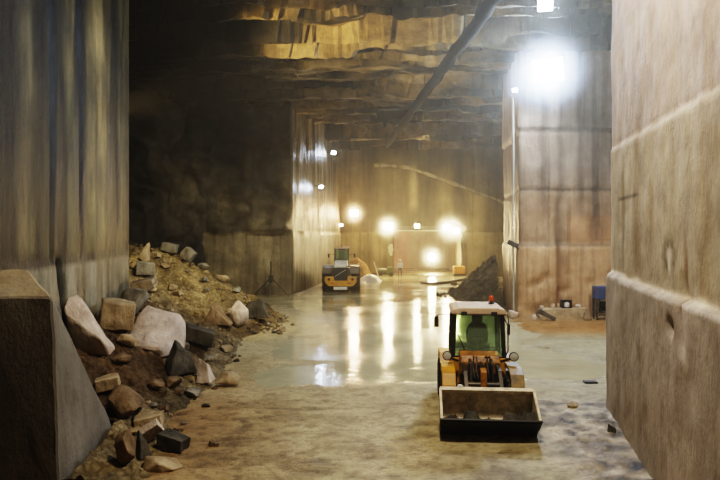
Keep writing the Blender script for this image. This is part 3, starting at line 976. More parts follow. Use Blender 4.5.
scatter(46, pick_foot, .08, .26, ['tan', 'brown', 'grey', 'dark'], 'small loose stone lying along the foot of the rubble heap', 'small stones along the heap foot')
scatter(115, pick_slope, .10, .40, ['tan', 'brown', 'grey', 'tan'], 'small stone bedded in the dusty slope of the rubble heap', 'small stones in the heap slope')
scatter(34, pick_clump, .14, .32, ['brown', 'brown', 'dark', 'tan'], 'small brown stone in the clump below the upright white slab', 'stones in the brown clump')

# heap surface, pressed down under the rocks that lie in it
yy = [9.4]
while yy[-1] < 41.5: yy.append(yy[-1] + 0.006 * yy[-1])
for i, v in enumerate(yy):
    if 21.9 < v < 22.1: yy[i] = 22.05
yy = sorted(set(yy + [22.05, 22.10]))
NX = 150
rows = []
boxes = []
for o, bt in PLACED:
    ps = [o.matrix_basis @ Vector(c) for c in o.bound_box]
    boxes.append((min(p.x for p in ps) - .2, max(p.x for p in ps) + .2, min(p.y for p in ps) - .3, max(p.y for p in ps) + .3, min(p.z for p in ps), bt))
for y in yy:
    x0 = xmin_heap(y); x1 = pw(EDGE, y) + 0.6
    row = []
    near = [q for q in boxes if q[2] <= y <= q[3]]
    for i in range(NX + 1):
        x = lerp(x0, x1, i / NX)
        z = heap_h(x, y)
        for (ax, bx, ay, by, az, bt) in near:
            if ax <= x <= bx:
                cx_, cy_ = (x1 - x0) / NX * 1.05, y * .0066
                for dx, dy in ((0, 0), (cx_, 0), (-cx_, 0), (0, cy_), (0, -cy_), (cx_, cy_), (-cx_, cy_), (cx_, -cy_), (-cx_, -cy_)):
                    hit = bt.ray_cast(Vector((x + dx, y + dy, az - 1)), Vector((0, 0, 1)))
                    if hit[0] is not None: z = min(z, hit[0].z - 0.015)
        row.append(Vector((x, y, z)))
    rows.append(row)
pc = []
for r in rows:
    for p in r:
        g = 0.8 + 0.5 * fbm(p.x * 0.6, p.y * 0.6, 151)
        c = [g * 1.0, g * 0.98, g * 0.92]
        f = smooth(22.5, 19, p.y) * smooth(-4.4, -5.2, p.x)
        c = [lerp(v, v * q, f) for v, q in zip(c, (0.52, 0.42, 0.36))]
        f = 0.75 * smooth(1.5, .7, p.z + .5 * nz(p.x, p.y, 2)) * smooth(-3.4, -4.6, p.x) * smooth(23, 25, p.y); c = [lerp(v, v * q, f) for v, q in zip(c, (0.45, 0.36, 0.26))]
        f = smooth(24, 29, p.y); c = [lerp(v, v * q, f) for v, q in zip(c, (1.3, 1.25, 1.05))]
        pc.append(c)
def clear_of_rock(v):
    if v.y < 33: return True
    hit = CLIFF_T.find_nearest(v)
    return hit[0] is None or ((v - hit[0]).dot(hit[1]) * CSIGN > 0 and hit[3] > 0.15)
_h = CLIFF_T.find_nearest(Vector((-6, 38, 2))); CSIGN = 1 if (Vector((-6, 38, 2)) - _h[0]).dot(_h[1]) > 0 else -1
hp = grid_mesh('rubble_heap', rows, M['heap'], pc, keep=lambda q: max(v.z - floor_z(v.x, v.y) for v in q) > -0.02 and all(clear_of_rock(v) for v in q))
for _ in range(14):
    ht = bvh_mesh(hp); low = set()
    for o, bt in PLACED:
        for a, _b in ht.overlap(bt): low.update(hp.data.polygons[a].vertices)
    if not low: break
    for v in low: hp.data.vertices[v].co.z -= 0.04
tag(hp, 'long heap of dusty yellow brown rubble and soil against the left wall', 'rubble', kind='stuff')

# grey heap right of the far floor
rows = []
for j in range(46):
    y = 38.2 + 9.5 * j / 45
    row = []
    for i in range(46):
        x = 5.4 + 5.3 * i / 45
        xr = 9.05 + 0.16 * (y - 39)
        x = min(x, xr - 0.25)
        a = smooth(38.5, 41.5, y) * smooth(47.5, 43.5, y)
        h = a * max(-.1, (x - 6.3) * 0.85) + (0.55 * fbm(x * 0.9, y * 0.7, 161) + .25 * fbm(x * 2.5, y * 2, 163)) * a
        h = min(h, 2.9) - 0.06
        row.append(Vector((x, y, h)))
    rows.append(row)
hp2 = grid_mesh('grey_heap', rows, M['heap_grey'], [(1, 1, 1)] * (46 * 46), keep=lambda q: max(v.z for v in q) > 0, smooth_=False)
tag(hp2, 'dark grey heap of broken rock banked against the right pillar far down the hall', 'rubble', kind='stuff')
for k, (px, py, w, h, mt, lb) in enumerate(((473, 294, 12, 11, 'grey', 'grey stone at the left foot of the far grey heap'), (462, 288, 8, 5, 'grey', 'small flat grey stone out on the far floor left of the grey heap'),
                            (454, 285, 9, 4, 'tan', 'small pale stone furthest left of the far grey heap'), (484, 300, 12, 6, 'dark', 'dark stone in front of the far grey heap'))):
    g = at(px, py, H * 620 / (py - 235)); s = g.y / 620
    me = rock_mesh(400 + k, (w * s, w * s * .8, h * s), 'chunk', .3)
    o = link('rock', me, M[mt]); o.location = (g.x, g.y, h * s * .42); tag(o, lb, 'rock', 'rocks by the far grey heap')

# ------------------------------------------------------------------ lamps
def light(name, typ, loc, power, col, size=0.2, aim=None, cone=None, blend=0.5, parent=None):
    ld = bpy.data.lights.new(name, typ)
    ld.energy = power; ld.color = col
    ld.shadow_soft_size = size
    if typ == 'SPOT' and cone: ld.spot_size = math.radians(cone); ld.spot_blend = blend
    o = bpy.data.objects.new(name, ld)
    COL.objects.link(o)
    o.location = loc
    if aim: o.rotation_euler = (Vector(aim) - Vector(loc)).to_track_quat('-Z', 'Y').to_euler()
    return o


def flood(loc, label, lens, power, col, w=0.5, aim=(0, 14, 0), mount=(0, 0, 1.0), cone=150, heads=1, mlen=0.5, group='flood lamps', typ='SPOT'):
    loc = Vector(loc)
    r = empty('spotlight', loc, label, 'lamp', group)
    d = (Vector(aim) - loc).normalized()
    q = d.to_track_quat('-Y', 'Z').to_euler()
    piv = bpy.data.objects
    nh = heads
    cols = 2 if nh > 1 else 1
    for k in range(nh):
        ox = (k % cols - (cols - 1) / 2) * w * 1.08
        oz = (k // cols - ((nh // cols) - 1) / 2) * w * 0.85
        b = MB()
        b.prism([(0.0, -.38 * w), (0.10 * w, -.42 * w), (0.5 * w, -.26 * w), (0.5 * w, .26 * w), (0.10 * w, .42 * w), (0.0, .38 * w)], -w / 2, w / 2, 'x')
        for f in range(5): b.box(((f - 2) * w * 0.18, 0.55 * w, 0), (0.02 * w, 0.14 * w, 0.46 * w))
        h = b.build('housing', M['black'], r)
        b = MB(); b.box((0, -0.012, 0), (w * 0.92, 0.02, w * 0.70), bev=0.008)
        l = b.build('lens', lens, h)
        h.rotation_euler = q
        h.location = Euler(q).to_matrix() @ Vector((ox, 0, oz))
    m = Vector(mount).normalized()
    b = MB()
    b.bar(Vector((0, 0.0, 0)) - d * w * 0.3, -d * w * 0.35 + m * mlen, 0.06, 0.06, up=(0.3, 1, 0.1))
    b.box(-d * w * 0.35 + m * mlen, (0.22, 0.22, 0.06))
    b.build('bracket', M['black'], r)
    lo = light('lamp_light', typ, loc + d * 0.12, power, col, w * 0.35, aim=aim, cone=cone, blend=0.6)
    return r

COOL = (0.56, 0.72, 1.0)
WARM = (1.0, 0.74, 0.38)
flood(at(548, 70, 29.6), 'blazing white flood lamp high on the right pillar, heads multiplied to imitate its glare', M['cool_lens'], 5200, COOL, w=0.68, aim=(0, 12, 2), mount=(0.1, 1, 0.2), heads=4, mlen=1.9, typ='POINT')  # four enlarged heads imitate the glare of one lamp
flood(at(515, 90, 31.2), 'small white lamp at the top of the conduit on the pillar edge', M['cool_lens'], 900, COOL, w=0.26, aim=(0, 18, 2), mount=(0.1, 1, 0), mlen=.55, cone=160)
flood((7.35, 24.6, min(13.32, ceil_z(7.35, 24.6) - .45)), 'white lamp fixed under the ceiling at the top right', M['cool_lens'], 2000, COOL, w=0.6, aim=(6, 18, 10), mount=(0, 0.15, 1), mlen=.45, cone=170)
flood(at(330, 153, 58) + Vector((.35, -.2, 0)), 'upper white lamp on the left side wall', M['cool_lens'], 130, COOL, w=0.42, aim=(1, 40, 4), mount=(-1, .2, 0), mlen=.5, cone=170)
flood(at(317, 187, 52) + Vector((.35, -.2, 0)), 'lower white lamp on the left side wall', M['cool_lens'], 130, COOL, w=0.36, aim=(0, 44, 0), mount=(-1, .2, 0), mlen=.5, cone=170)
flood(at(354, 213, 65), 'large orange tinted lamp on the back wall above the far loader', M['warmred_lens'], 2600, (1.0, .6, .3), w=0.9, aim=(0, 20, 0), mount=(0, 1, 0), mlen=.6, cone=170)
flood(at(341, 225, 65), 'small dim lamp left of the orange lamp on the back wall', M['dim_lens'], 250, WARM, w=0.4, aim=(-1, 30, 0), mount=(0, 1, 0), mlen=.6, cone=170)
flood(at(388, 226, 65), 'bright yellow lamp left of the top corner of the far opening', M['warm_lens'], 3600, WARM, w=0.9, aim=(1, 20, 0), mount=(0, 1, 0), mlen=.6, cone=170)
flood(at(417, 226, 65), 'small yellow lamp above the middle of the far opening', M['warm_lens'], 900, WARM, w=0.55, aim=(2, 25, 0), mount=(0, 1, 0), mlen=.6, cone=170)
flood(at(447, 227, 65), 'left of two yellow lamps at the right top corner of the far opening', M['warm_lens'], 2300, WARM, w=0.75, aim=(3, 20, 0), mount=(0, 1, 0), mlen=.6, cone=170)
flood(at(456, 231, 65), 'right of two yellow lamps at the right top corner of the far opening', M['warm_lens'], 1700, WARM, w=0.7, aim=(5, 20, 0), mount=(0, 1, 0), mlen=.6, cone=170)

# work lamp on a tripod inside the opening
p = at(432, 257, 71)
r = empty('work_lamp', (p.x, p.y, 0), 'glaring round work lamp on a tripod inside the far opening', 'lamp')
b = MB(); b.cyl((0, 0, .55), (0, 0, p.z - .1), .04); b.build('pole', M['black'], r)
for k in range(3):
    a = k * 2.094 + .5
    b = MB(); b.cyl((0, 0, .9), (.6 * math.cos(a), .6 * math.sin(a), .02), .03); b.build('leg', M['black'], r)
b = MB(); b.lathe([(.2, .3), (.42, .05), (.45, 0.0)], (0, 0, p.z), 'y'); b.build('lamp_head', M['black'], r)
b = MB(); b.lathe([(.40, -.03), (.43, 0.0)], (0, 0, p.z), 'y'); b.build('lens', M['warm_lens'], r)
light('work_lamp_light', 'SPOT', (p.x, p.y - .15, p.z), 3000, WARM, .35, aim=(2, 30, 0), cone=170, blend=.6)

def haze_mat(name, k, col=(1, 1, 1)):
    m = bpy.data.materials.new(name); m.use_nodes = True
    nt = m.node_tree
    nt.nodes.remove(nt.nodes['Principled BSDF'])
    tc = nd(nt, 'ShaderNodeTexCoord')
    gr = nd(nt, 'ShaderNodeTexGradient', gradient_type='SPHERICAL')
    nt.links.new(tc.outputs['Object'], gr.inputs[0])
    pwn = nd(nt, 'ShaderNodeMath', operation='POWER'); pwn.inputs[1].default_value = 2.2
    nt.links.new(gr.outputs['Fac'], pwn.inputs[0])
    ml = nd(nt, 'ShaderNodeMath', operation='MULTIPLY'); ml.inputs[1].default_value = k
    nt.links.new(pwn.outputs[0], ml.inputs[0])
    v = nd(nt, 'ShaderNodeVolumeScatter')
    v.inputs['Anisotropy'].default_value = 0.2
    v.inputs['Color'].default_value = (*col, 1)
    nt.links.new(ml.outputs[0], v.inputs['Density'])
    nt.links.new(v.outputs[0], nt.nodes['Material Output'].inputs['Volume'])
    return m
def haze(c, r, k, label, col=(1, 1, 1)):  # scattering balls added round the lamps to imitate lens glare
    bm = bmesh.new(); bmesh.ops.create_icosphere(bm, subdivisions=3, radius=1.0)
    me = bpy.data.meshes.new('glare_haze'); bm.to_mesh(me); bm.free()
    o = link('glare_haze', me, haze_mat('lamp_glare_haze', k, col)); o.location = c; o.scale = (r, r, r)
    tag(o, label, 'haze', kind='stuff')
haze(at(548, 70, 29.4), 2.38, 0.60, 'bluish haze imitating lens glare round the flood lamp on the right pillar', (.62, .76, 1))
haze(at(354, 213, 64.6), 1.7, 0.8, 'orange haze imitating lens glare round the orange lamp on the back wall')
haze(at(388, 226, 64.6), 1.85, 0.8, 'yellow haze imitating lens glare round the lamp left of the far opening')
haze(at(451, 228, 64.6), 2.3, 0.6, 'yellow haze imitating lens glare round the two lamps right of the far opening')
haze(at(432, 257, 70.6), 2.0, 0.7, 'yellow haze imitating lens glare round the work lamp inside the far opening')

# unseen lights without fixtures: over the photographer, behind walls, over the heap, at the back
light('overhead_lamp', 'SPOT', (1.4, 9.4, 12.8), 4000, (1.0, 0.91, 0.78), 0.5, aim=(2.4, 13.2, 0), cone=150, blend=.5)
light('heap_lamp', 'SPOT', (-2.0, 22.5, 13.4), 4600, (1.0, 0.88, 0.58), 0.35, aim=(-7.2, 29, 1.5), cone=52, blend=.8)
light('ceiling_lamp', 'SPOT', (-10.4, 24.5, 9.0), 11000, (1.0, 0.78, 0.38), 0.3, aim=(2.0, 32, 14), cone=46, blend=.7)
light('hall_fill', 'SPOT', (2.5, 23.5, 13.6), 7500, (1.0, .92, .72), .4, aim=(-3.5, 44, 1.5), cone=42, blend=.8)  # fill added to brighten the far loader and left block
light('cliff_fill', 'SPOT', (-2.5, 23.0, 13.4), 2600, (1.0, .88, .6), .4, aim=(-9.5, 42, 6), cone=40, blend=.9)  # fill added to bring out the cliff relief
light('bay_lamp', 'SPOT', (9.9, 20.5, 8.5), 2300, (1.0, .84, .66), .4, aim=(10.2, 31.5, 1.5), cone=62, blend=.8)
light('far_fill', 'SPOT', (6.0, 56.0, 13.0), 3500, (1.0, .8, .45), .4, aim=(5.0, 66, 3.0), cone=110, blend=.9)  # unseen fill brightening the back wall
light('opening_fill', 'SPOT', (7.5, 69.0, 4.3), 1800, (1.0, .7, .5), .3, aim=(5.0, 79, 1.5), cone=120, blend=.8)  # pinkish fill added to light the inside of the opening
light('left_wall_lamp', 'SPOT', (1.0, 15.5, 10.8), 200, (1.0, 0.9, 0.7), 0.4, aim=(-7.5, 18.5, 7.0), cone=60, blend=.9)

# ------------------------------------------------------------------ wheels
def make_wheel(parent, c, r, w, rim_mat, lugs=18, rimr=0.52):
    b = MB()
    hw = w / 2
    b.lathe([(r * rimr, -hw * .8), (r * .72, -hw), (r * .9, -hw * .98), (r * .97, -hw * .8), (r * .97, hw * .8), (r * .9, hw * .98), (r * .72, hw), (r * rimr, hw * .8)], c, 'x', 32)
    for k in range(lugs):
        for sd in (-1, 1):
            a = 2 * PI * (k + (0.5 if sd > 0 else 0)) / lugs
            p = Vector(c) + Vector((sd * hw * .48, math.cos(a) * r * .975, math.sin(a) * r * .975))
            b.box(p, (hw * .95, r * .13, r * .075), rot=(a - PI / 2, 0, sd * 0.0))
    t = b.build('wheel', M['rubber'], parent, smooth_deg=35)
    b = MB()
    rr = r * rimr
    for sd in (-1, 1):
        b.lathe([(rr, hw * .82 * sd), (rr * .92, hw * .86 * sd), (rr * .82, hw * .5 * sd), (rr * .4, hw * .45 * sd), (rr * .36, hw * .75 * sd), (rr * .05, hw * .78 * sd)], c, 'x', 24)
    b.build('rim', rim_mat, t, smooth_deg=35)
    return t


# ------------------------------------------------------------------ near loader (front towards the camera)
def near_loader():
    R = empty('wheel_loader', (2.77, 14.2, 0.02), 'compact yellow wheel loader with cream cab roof facing the camera, muddy bucket lowered in front', 'loader', rz=math.radians(-5))
    for x in (-.73, .73):
        make_wheel(R, (x, 0, .48), .48, .36, M['yellow'])
        make_wheel(R, (x, 1.95, .48), .48, .36, M['yellow'])
    # front frame and tower
    b = MB()
    b.box((0, 0.15, .55), (.7, 1.0, .32), bev=.03)
    for x in (-.24, .24): b.prism([(-.35, .4), (.4, .4), (.4, 1.15), (.15, 1.32), (-.12, 1.28), (-.3, .8)], x - .035, x + .035, 'x')
    b.cyl((-.5, 0, .48), (.5, 0, .48), .09)
    b.build('front_frame', M['darksteel'], R, .012)
    b = MB()
    b.prism([(.12, .95), (.10, 1.22), (.2, 1.38), (.55, 1.44), (.55, .95)], -.46, .46, 'x')
    b.build('dash_hood', M['grimy'], R, .04)
    for x0, x1 in ((-.90, -.60), (.60, .90)):
        b = MB()
        b.prism([(-.56, .52), (-.55, .85), (-.40, 1.08), (-.12, 1.18), (.5, 1.18), (.5, 1.11), (-.09, 1.11), (-.35, 1.02), (-.495, .84), (-.515, .52)], x0, x1, 'x')
        b.prism([(-.54, .62), (-.53, .85), (-.38, 1.06), (-.12, 1.16), (.48, 1.16), (.45, .95), (0.0, 1.02), (-.35, .90), (-.5, .62)], (x0 if x0 < 0 else x1 - .04), (x0 + .04 if x0 < 0 else x1), 'x')
        b.build('front_fender', M['yellow'] if x0 < 0 else M['muddy'], R, .012)
    # lift arms
    for x in (-.38, .38):
        b = MB()
        b.prism([(.3, 1.12), (.25, 1.26), (-.35, 1.14), (-.72, .82), (-.93, .46), (-.91, .34), (-.82, .32), (-.62, .68), (-.28, .94)], x - .045, x + .045, 'x')
        for yy_, zz in ((.2, 1.16), (-.86, .4)): b.cyl((x - .08, yy_, zz), (x + .08, yy_, zz), .07)
        b.build('lift_arm', M['darksteel'], R, .008)
    b = MB(); b.cyl((-.42, -.55, .88), (.42, -.55, .88), .065); b.build('cross_tube', M['darksteel'], R)
    b = MB()
    b.prism([(-.32, .72), (-.36, 1.16), (-.46, 1.24), (-.58, 1.16), (-.62, .85), (-.68, .6), (-.55, .6)], -.07, .07, 'x')
    b.build('tilt_lever', M['grimy'], R, .01)
    b = MB(); b.bar((0, -.62, .62), (0, -.92, .58), .08, .08); b.build('tilt_link', M['darksteel'], R)
    def ram(p0, p1, r_):
        p0, p1 = Vector(p0), Vector(p1)
        b = MB(); b.cyl(p0, p0.lerp(p1, .62), r_); b.cyl(p0 + Vector((-.06, 0, 0)), p0 + Vector((.06, 0, 0)), r_ * 1.2)
        o = b.build('hydraulic_cylinder', M['black'], R, smooth_deg=40)
        b = MB(); b.cyl(p0.lerp(p1, .6), p1, r_ * .5); b.build('piston_rod', M['chrome'], o, smooth_deg=40)
    ram((0, .2, 1.20), (0, -.46, 1.18), .06)
    ram((-.24, -.02, .62), (-.32, -.66, .74), .05); ram((.24, -.02, .62), (.32, -.66, .74), .05)
    for x, l in ((-.16, .1), (-.1, .16), (.1, .12), (.16, .05)):
        b = MB()
        b.tube([(x, .05, 1.36), (x * 1.1, -.12, 1.42), (x * 1.3, -.34, 1.30 - l), (x * 1.2, -.48, 1.0), (x, -.40, .82)], .02, 8)
        b.build('hydraulic_hose', M['black'], R, smooth_deg=60)
    # bucket
    prof = [(-1.87, .47), (-1.32, .05), (-1.10, .08), (-.98, .28), (-.95, .58), (-1.03, .82), (-1.12, .92)]
    inn = [(-1.86, .495), (-1.32, .085), (-1.12, .115), (-1.015, .295), (-.985, .58), (-1.06, .80), (-1.145, .895)]
    b = MB(); b.prism(prof + inn[::-1], -.97, .97, 'x')
    b.box((0, -1.135, .91), (1.96, .10, .07), rot=(.5, 0, 0))
    for x in (-.97, .97): b.prism(prof, x - .018, x + .018, 'x')
    for x in (-.97, .97): b.bar((x, -1.12, .92), (x, -1.87, .47), .05, .05)
    for x in (-.38, .38): b.prism([(-.93, .3), (-.93, .52), (-.84, .48), (-.86, .3)], x - .10, x + .10, 'x')
    bk = b.build('bucket', M['steel'], R, label='rusty beige bucket smeared with dark mud')
    b = MB()
    b.prism([(-1.93, .50), (-1.60, .235), (-1.57, .265), (-1.91, .525)], -1.0, 1.0, 'x')
    b.prism([(-1.90, .45), (-1.34, .02), (-1.30, .045), (-1.88, .475)], -.985, .985, 'x')  # black plate stands for the shaded underside of the bucket
    b.build('edge_and_shade_plate', M['black'], bk)
    # soil left in the bucket
    rows = []
    for j in range(10):
        row = []
        for i in range(40):
            x = lerp(-.93, .93, i / 39); t = j / 9
            y = lerp(-1.74, -1.04, t)
            base = pw([(-1.86, .495), (-1.32, .085), (-1.12, .115), (-1.015, .295)], y)
            k = clamp(.5 + 1.3 * fbm(x * 2.2, y * 2.2, 5))
            row.append(Vector((x, y, base + .005 + .30 * k * k * 1.4 * math.sin(PI * min(1, t * .9)) + .04 * fbm(x * 8, y * 8, 3))))
        rows.append(row)
    so = grid_mesh('soil', rows, M['dark']); so.parent = bk
    # cab
    b = MB(); b.box((0, 1.15, .95), (1.28, 1.3, .66), bev=.04); b.build('cab_base', M['yellow'], R)
    b = MB()
    F = [(-.60, .55, 1.27), (.60, .55, 1.27)]; FT = [(-.56, .62, 2.30), (.56, .62, 2.30)]
    Bk = [(-.60, 1.78, 1.27), (.60, 1.78, 1.27)]; BT = [(-.56, 1.72, 2.30), (.56, 1.72, 2.30)]
    for a, c in list(zip(F, FT)) + list(zip(Bk, BT)): b.bar(a, c, .075, .085)
    for q in ((F[0], F[1]), (Bk[0], Bk[1]), (F[0], Bk[0]), (F[1], Bk[1]), (FT[0], FT[1]), (BT[0], BT[1]), (FT[0], BT[0]), (FT[1], BT[1])): b.bar(q[0], q[1], .07, .07)
    for sx in (-1, 1): b.bar((sx * .58, 1.2, 1.27), (sx * .56, 1.2, 2.3), .05, .05)
    b.build('cab_frame', M['black'], R, .01)
    def pane(nm, q):
        b = MB(); vs = [b.bm.verts.new(p) for p in q]; b.bm.faces.new(vs); b.build(nm, M['glass'], R)
    pane('windshield', [(-.57, .56, 1.30), (.57, .56, 1.30), (.53, .63, 2.27), (-.53, .63, 2.27)])
    pane('rear_window', [(-.57, 1.77, 1.30), (.57, 1.77, 1.30), (.53, 1.71, 2.27), (-.53, 1.71, 2.27)])
    for sx in (-1, 1): pane('side_window', [(sx * .6, .59, 1.3), (sx * .6, 1.74, 1.3), (sx * .56, 1.69, 2.27), (sx * .56, .65, 2.27)])
    b = MB(); b.tube([(-.30, .565, 1.38), (-.40, .58, 1.62), (-.47, .60, 1.80)], .012, 6); b.build('wiper', M['black'], R)
    b = MB()
    b.prism([(-.62, 2.30), (-.66, 2.34), (-.60, 2.42), (-.45, 2.46), (.45, 2.46), (.60, 2.42), (.66, 2.34), (.62, 2.30)], .42, 1.86, 'y')
    b.build('roof', M['roof'], R, .035, label='cream cab roof')
    b = MB(); b.lathe([(.075, 0), (.075, .03), (.04, .035), (.04, .07)], (.40, 1.35, 2.46), 'z', 16); bc = b.build('beacon', M['black'], R)
    b = MB(); b.lathe([(.06, .07), (.065, .10), (.06, .18), (.03, .215), (.005, .22)], (.40, 1.35, 2.46), 'z', 16); b.build('beacon_lens', M['beacon'], bc, smooth_deg=50, label='amber red beacon lens')
    # inside
    b = MB(); b.box((.06, 1.2, 1.42), (.52, .5, .16), bev=.05); st = b.build('seat', M['seat'], R)
    b = MB()
    b.prism([(-.25, 1.45), (-.28, 1.75), (-.22, 1.93), (-.12, 2.0), (.12, 2.0), (.22, 1.93), (.28, 1.75), (.25, 1.45)], 1.38, 1.52, 'y')
    b.build('backrest', M['seat'], st, .04)
    b = MB(); b.box((.06, 1.44, 2.08), (.26, .10, .2), bev=.04)
    b.build('headrest', M['seat'], st)
    bpy.data.objects['backrest'].location.x = .06
    b = MB(); b.cyl((.0, .72, 1.2), (.0, .92, 1.62), .04)
    sc = b.build('steering_column', M['black'], R)
    b = MB()
    pts = [Vector((.2 * math.cos(a), .92 - .5 * .2 * math.sin(a) * .5, 1.64 + .2 * math.sin(a) * .5)) for a in [2 * PI * k / 20 for k in range(21)]]
    b.tube(pts, .018, 6); b.bar(pts[0], pts[10], .03, .02); b.build('steering_wheel', M['black'], sc)
    b = MB(); b.box((0, .68, 1.36), (.9, .16, .16), bev=.03); b.build('dashboard', M['seat'], R)
    # lamps, mirrors, rails
    for sx in (-1, 1):
        b = MB(); b.bar((sx * .5, .35, 1.22), (sx * .74, .2, 1.33), .05, .05); b.lathe([(.06, .12), (.105, .04), (.11, -.02), (.095, -.03)], (sx * .76, .14, 1.38), 'y', 20)
        h = b.build('headlight', M['black'], R, smooth_deg=40)
        b = MB(); b.lathe([(.09, -.034), (.05, -.045), (.01, -.05)], (sx * .76, .14, 1.38), 'y', 20); b.build('headlight_lens', M['lens'], h, smooth_deg=60)
        b = MB()
        mx, mz, my = (-1.0, 2.12, .50) if sx < 0 else (.70, 1.95, .52)
        b.tube([(sx * .57, .62, 2.27), (sx * .68 if sx > 0 else -.92, .52, 2.29), (mx, my, mz + .13)], .014, 6)
        b.box((mx, my, mz), (.11 if sx < 0 else .07, .05, .26), bev=.015)
        m_ = b.build('mirror', M['black'], R)
        b = MB(); b.tube([(sx * .62, .52, 1.3), (sx * .68, .46, 1.45), (sx * .68, .48, 2.05), (sx * .60, .58, 2.2)], .016, 6); b.build('grab_rail', M['black'], R)
        b = MB(); b.box((sx * .74, .95, .62), (.24, .5, .04)); b.box((sx * .74, .95, .9), (.2, .4, .04)); b.bar((sx * .64, .75, .62), (sx * .64, .75, .92), .03, .03); b.build('step', M['darksteel'], R)
        b = MB(); b.prism([(1.35, .95), (1.45, 1.1), (1.65, 1.18), (2.3, 1.18), (2.48, 1.05), (2.5, .9), (2.44, .9), (2.4, 1.02), (2.25, 1.12), (1.68, 1.12), (1.5, 1.04), (1.4, .95)], sx * .45 if sx > 0 else -.88, .88 if sx > 0 else -.45, 'x'); b.build('rear_fender', M['yellow'], R, .01)
    for sx in (-.35, .35):
        b = MB(); b.box((sx, .40, 2.33), (.14, .08, .09), bev=.015); b.build('roof_light', M['black'], R)
    # rear body
    b = MB(); b.prism([(1.82, .55), (1.82, 1.42), (2.7, 1.36), (2.95, 1.15), (2.98, .55)], -.42, .42, 'x'); rh = b.build('engine_hood', M['yellow'], R, .05)
    b = MB()
    for k in range(6): b.box((0, 2.985, .62 + .08 * k), (.62, .03, .035))
    b.build('grille', M['black'], rh)
    b = MB(); b.box((0, 2.6, .45), (1.1, .7, .35), bev=.06); b.build('counterweight', M['darksteel'], R)
    b = MB(); b.box((0, 1.2, .48), (.6, 2.3, .22)); b.cyl((-.5, 1.95, .48), (.5, 1.95, .48), .09); b.build('rear_frame', M['darksteel'], R)
    b = MB(); b.cyl((.3, 2.2, 1.38), (.3, 2.2, 1.85), .035); b.build('exhaust_pipe', M['darksteel'], R)
    return R
near_loader()


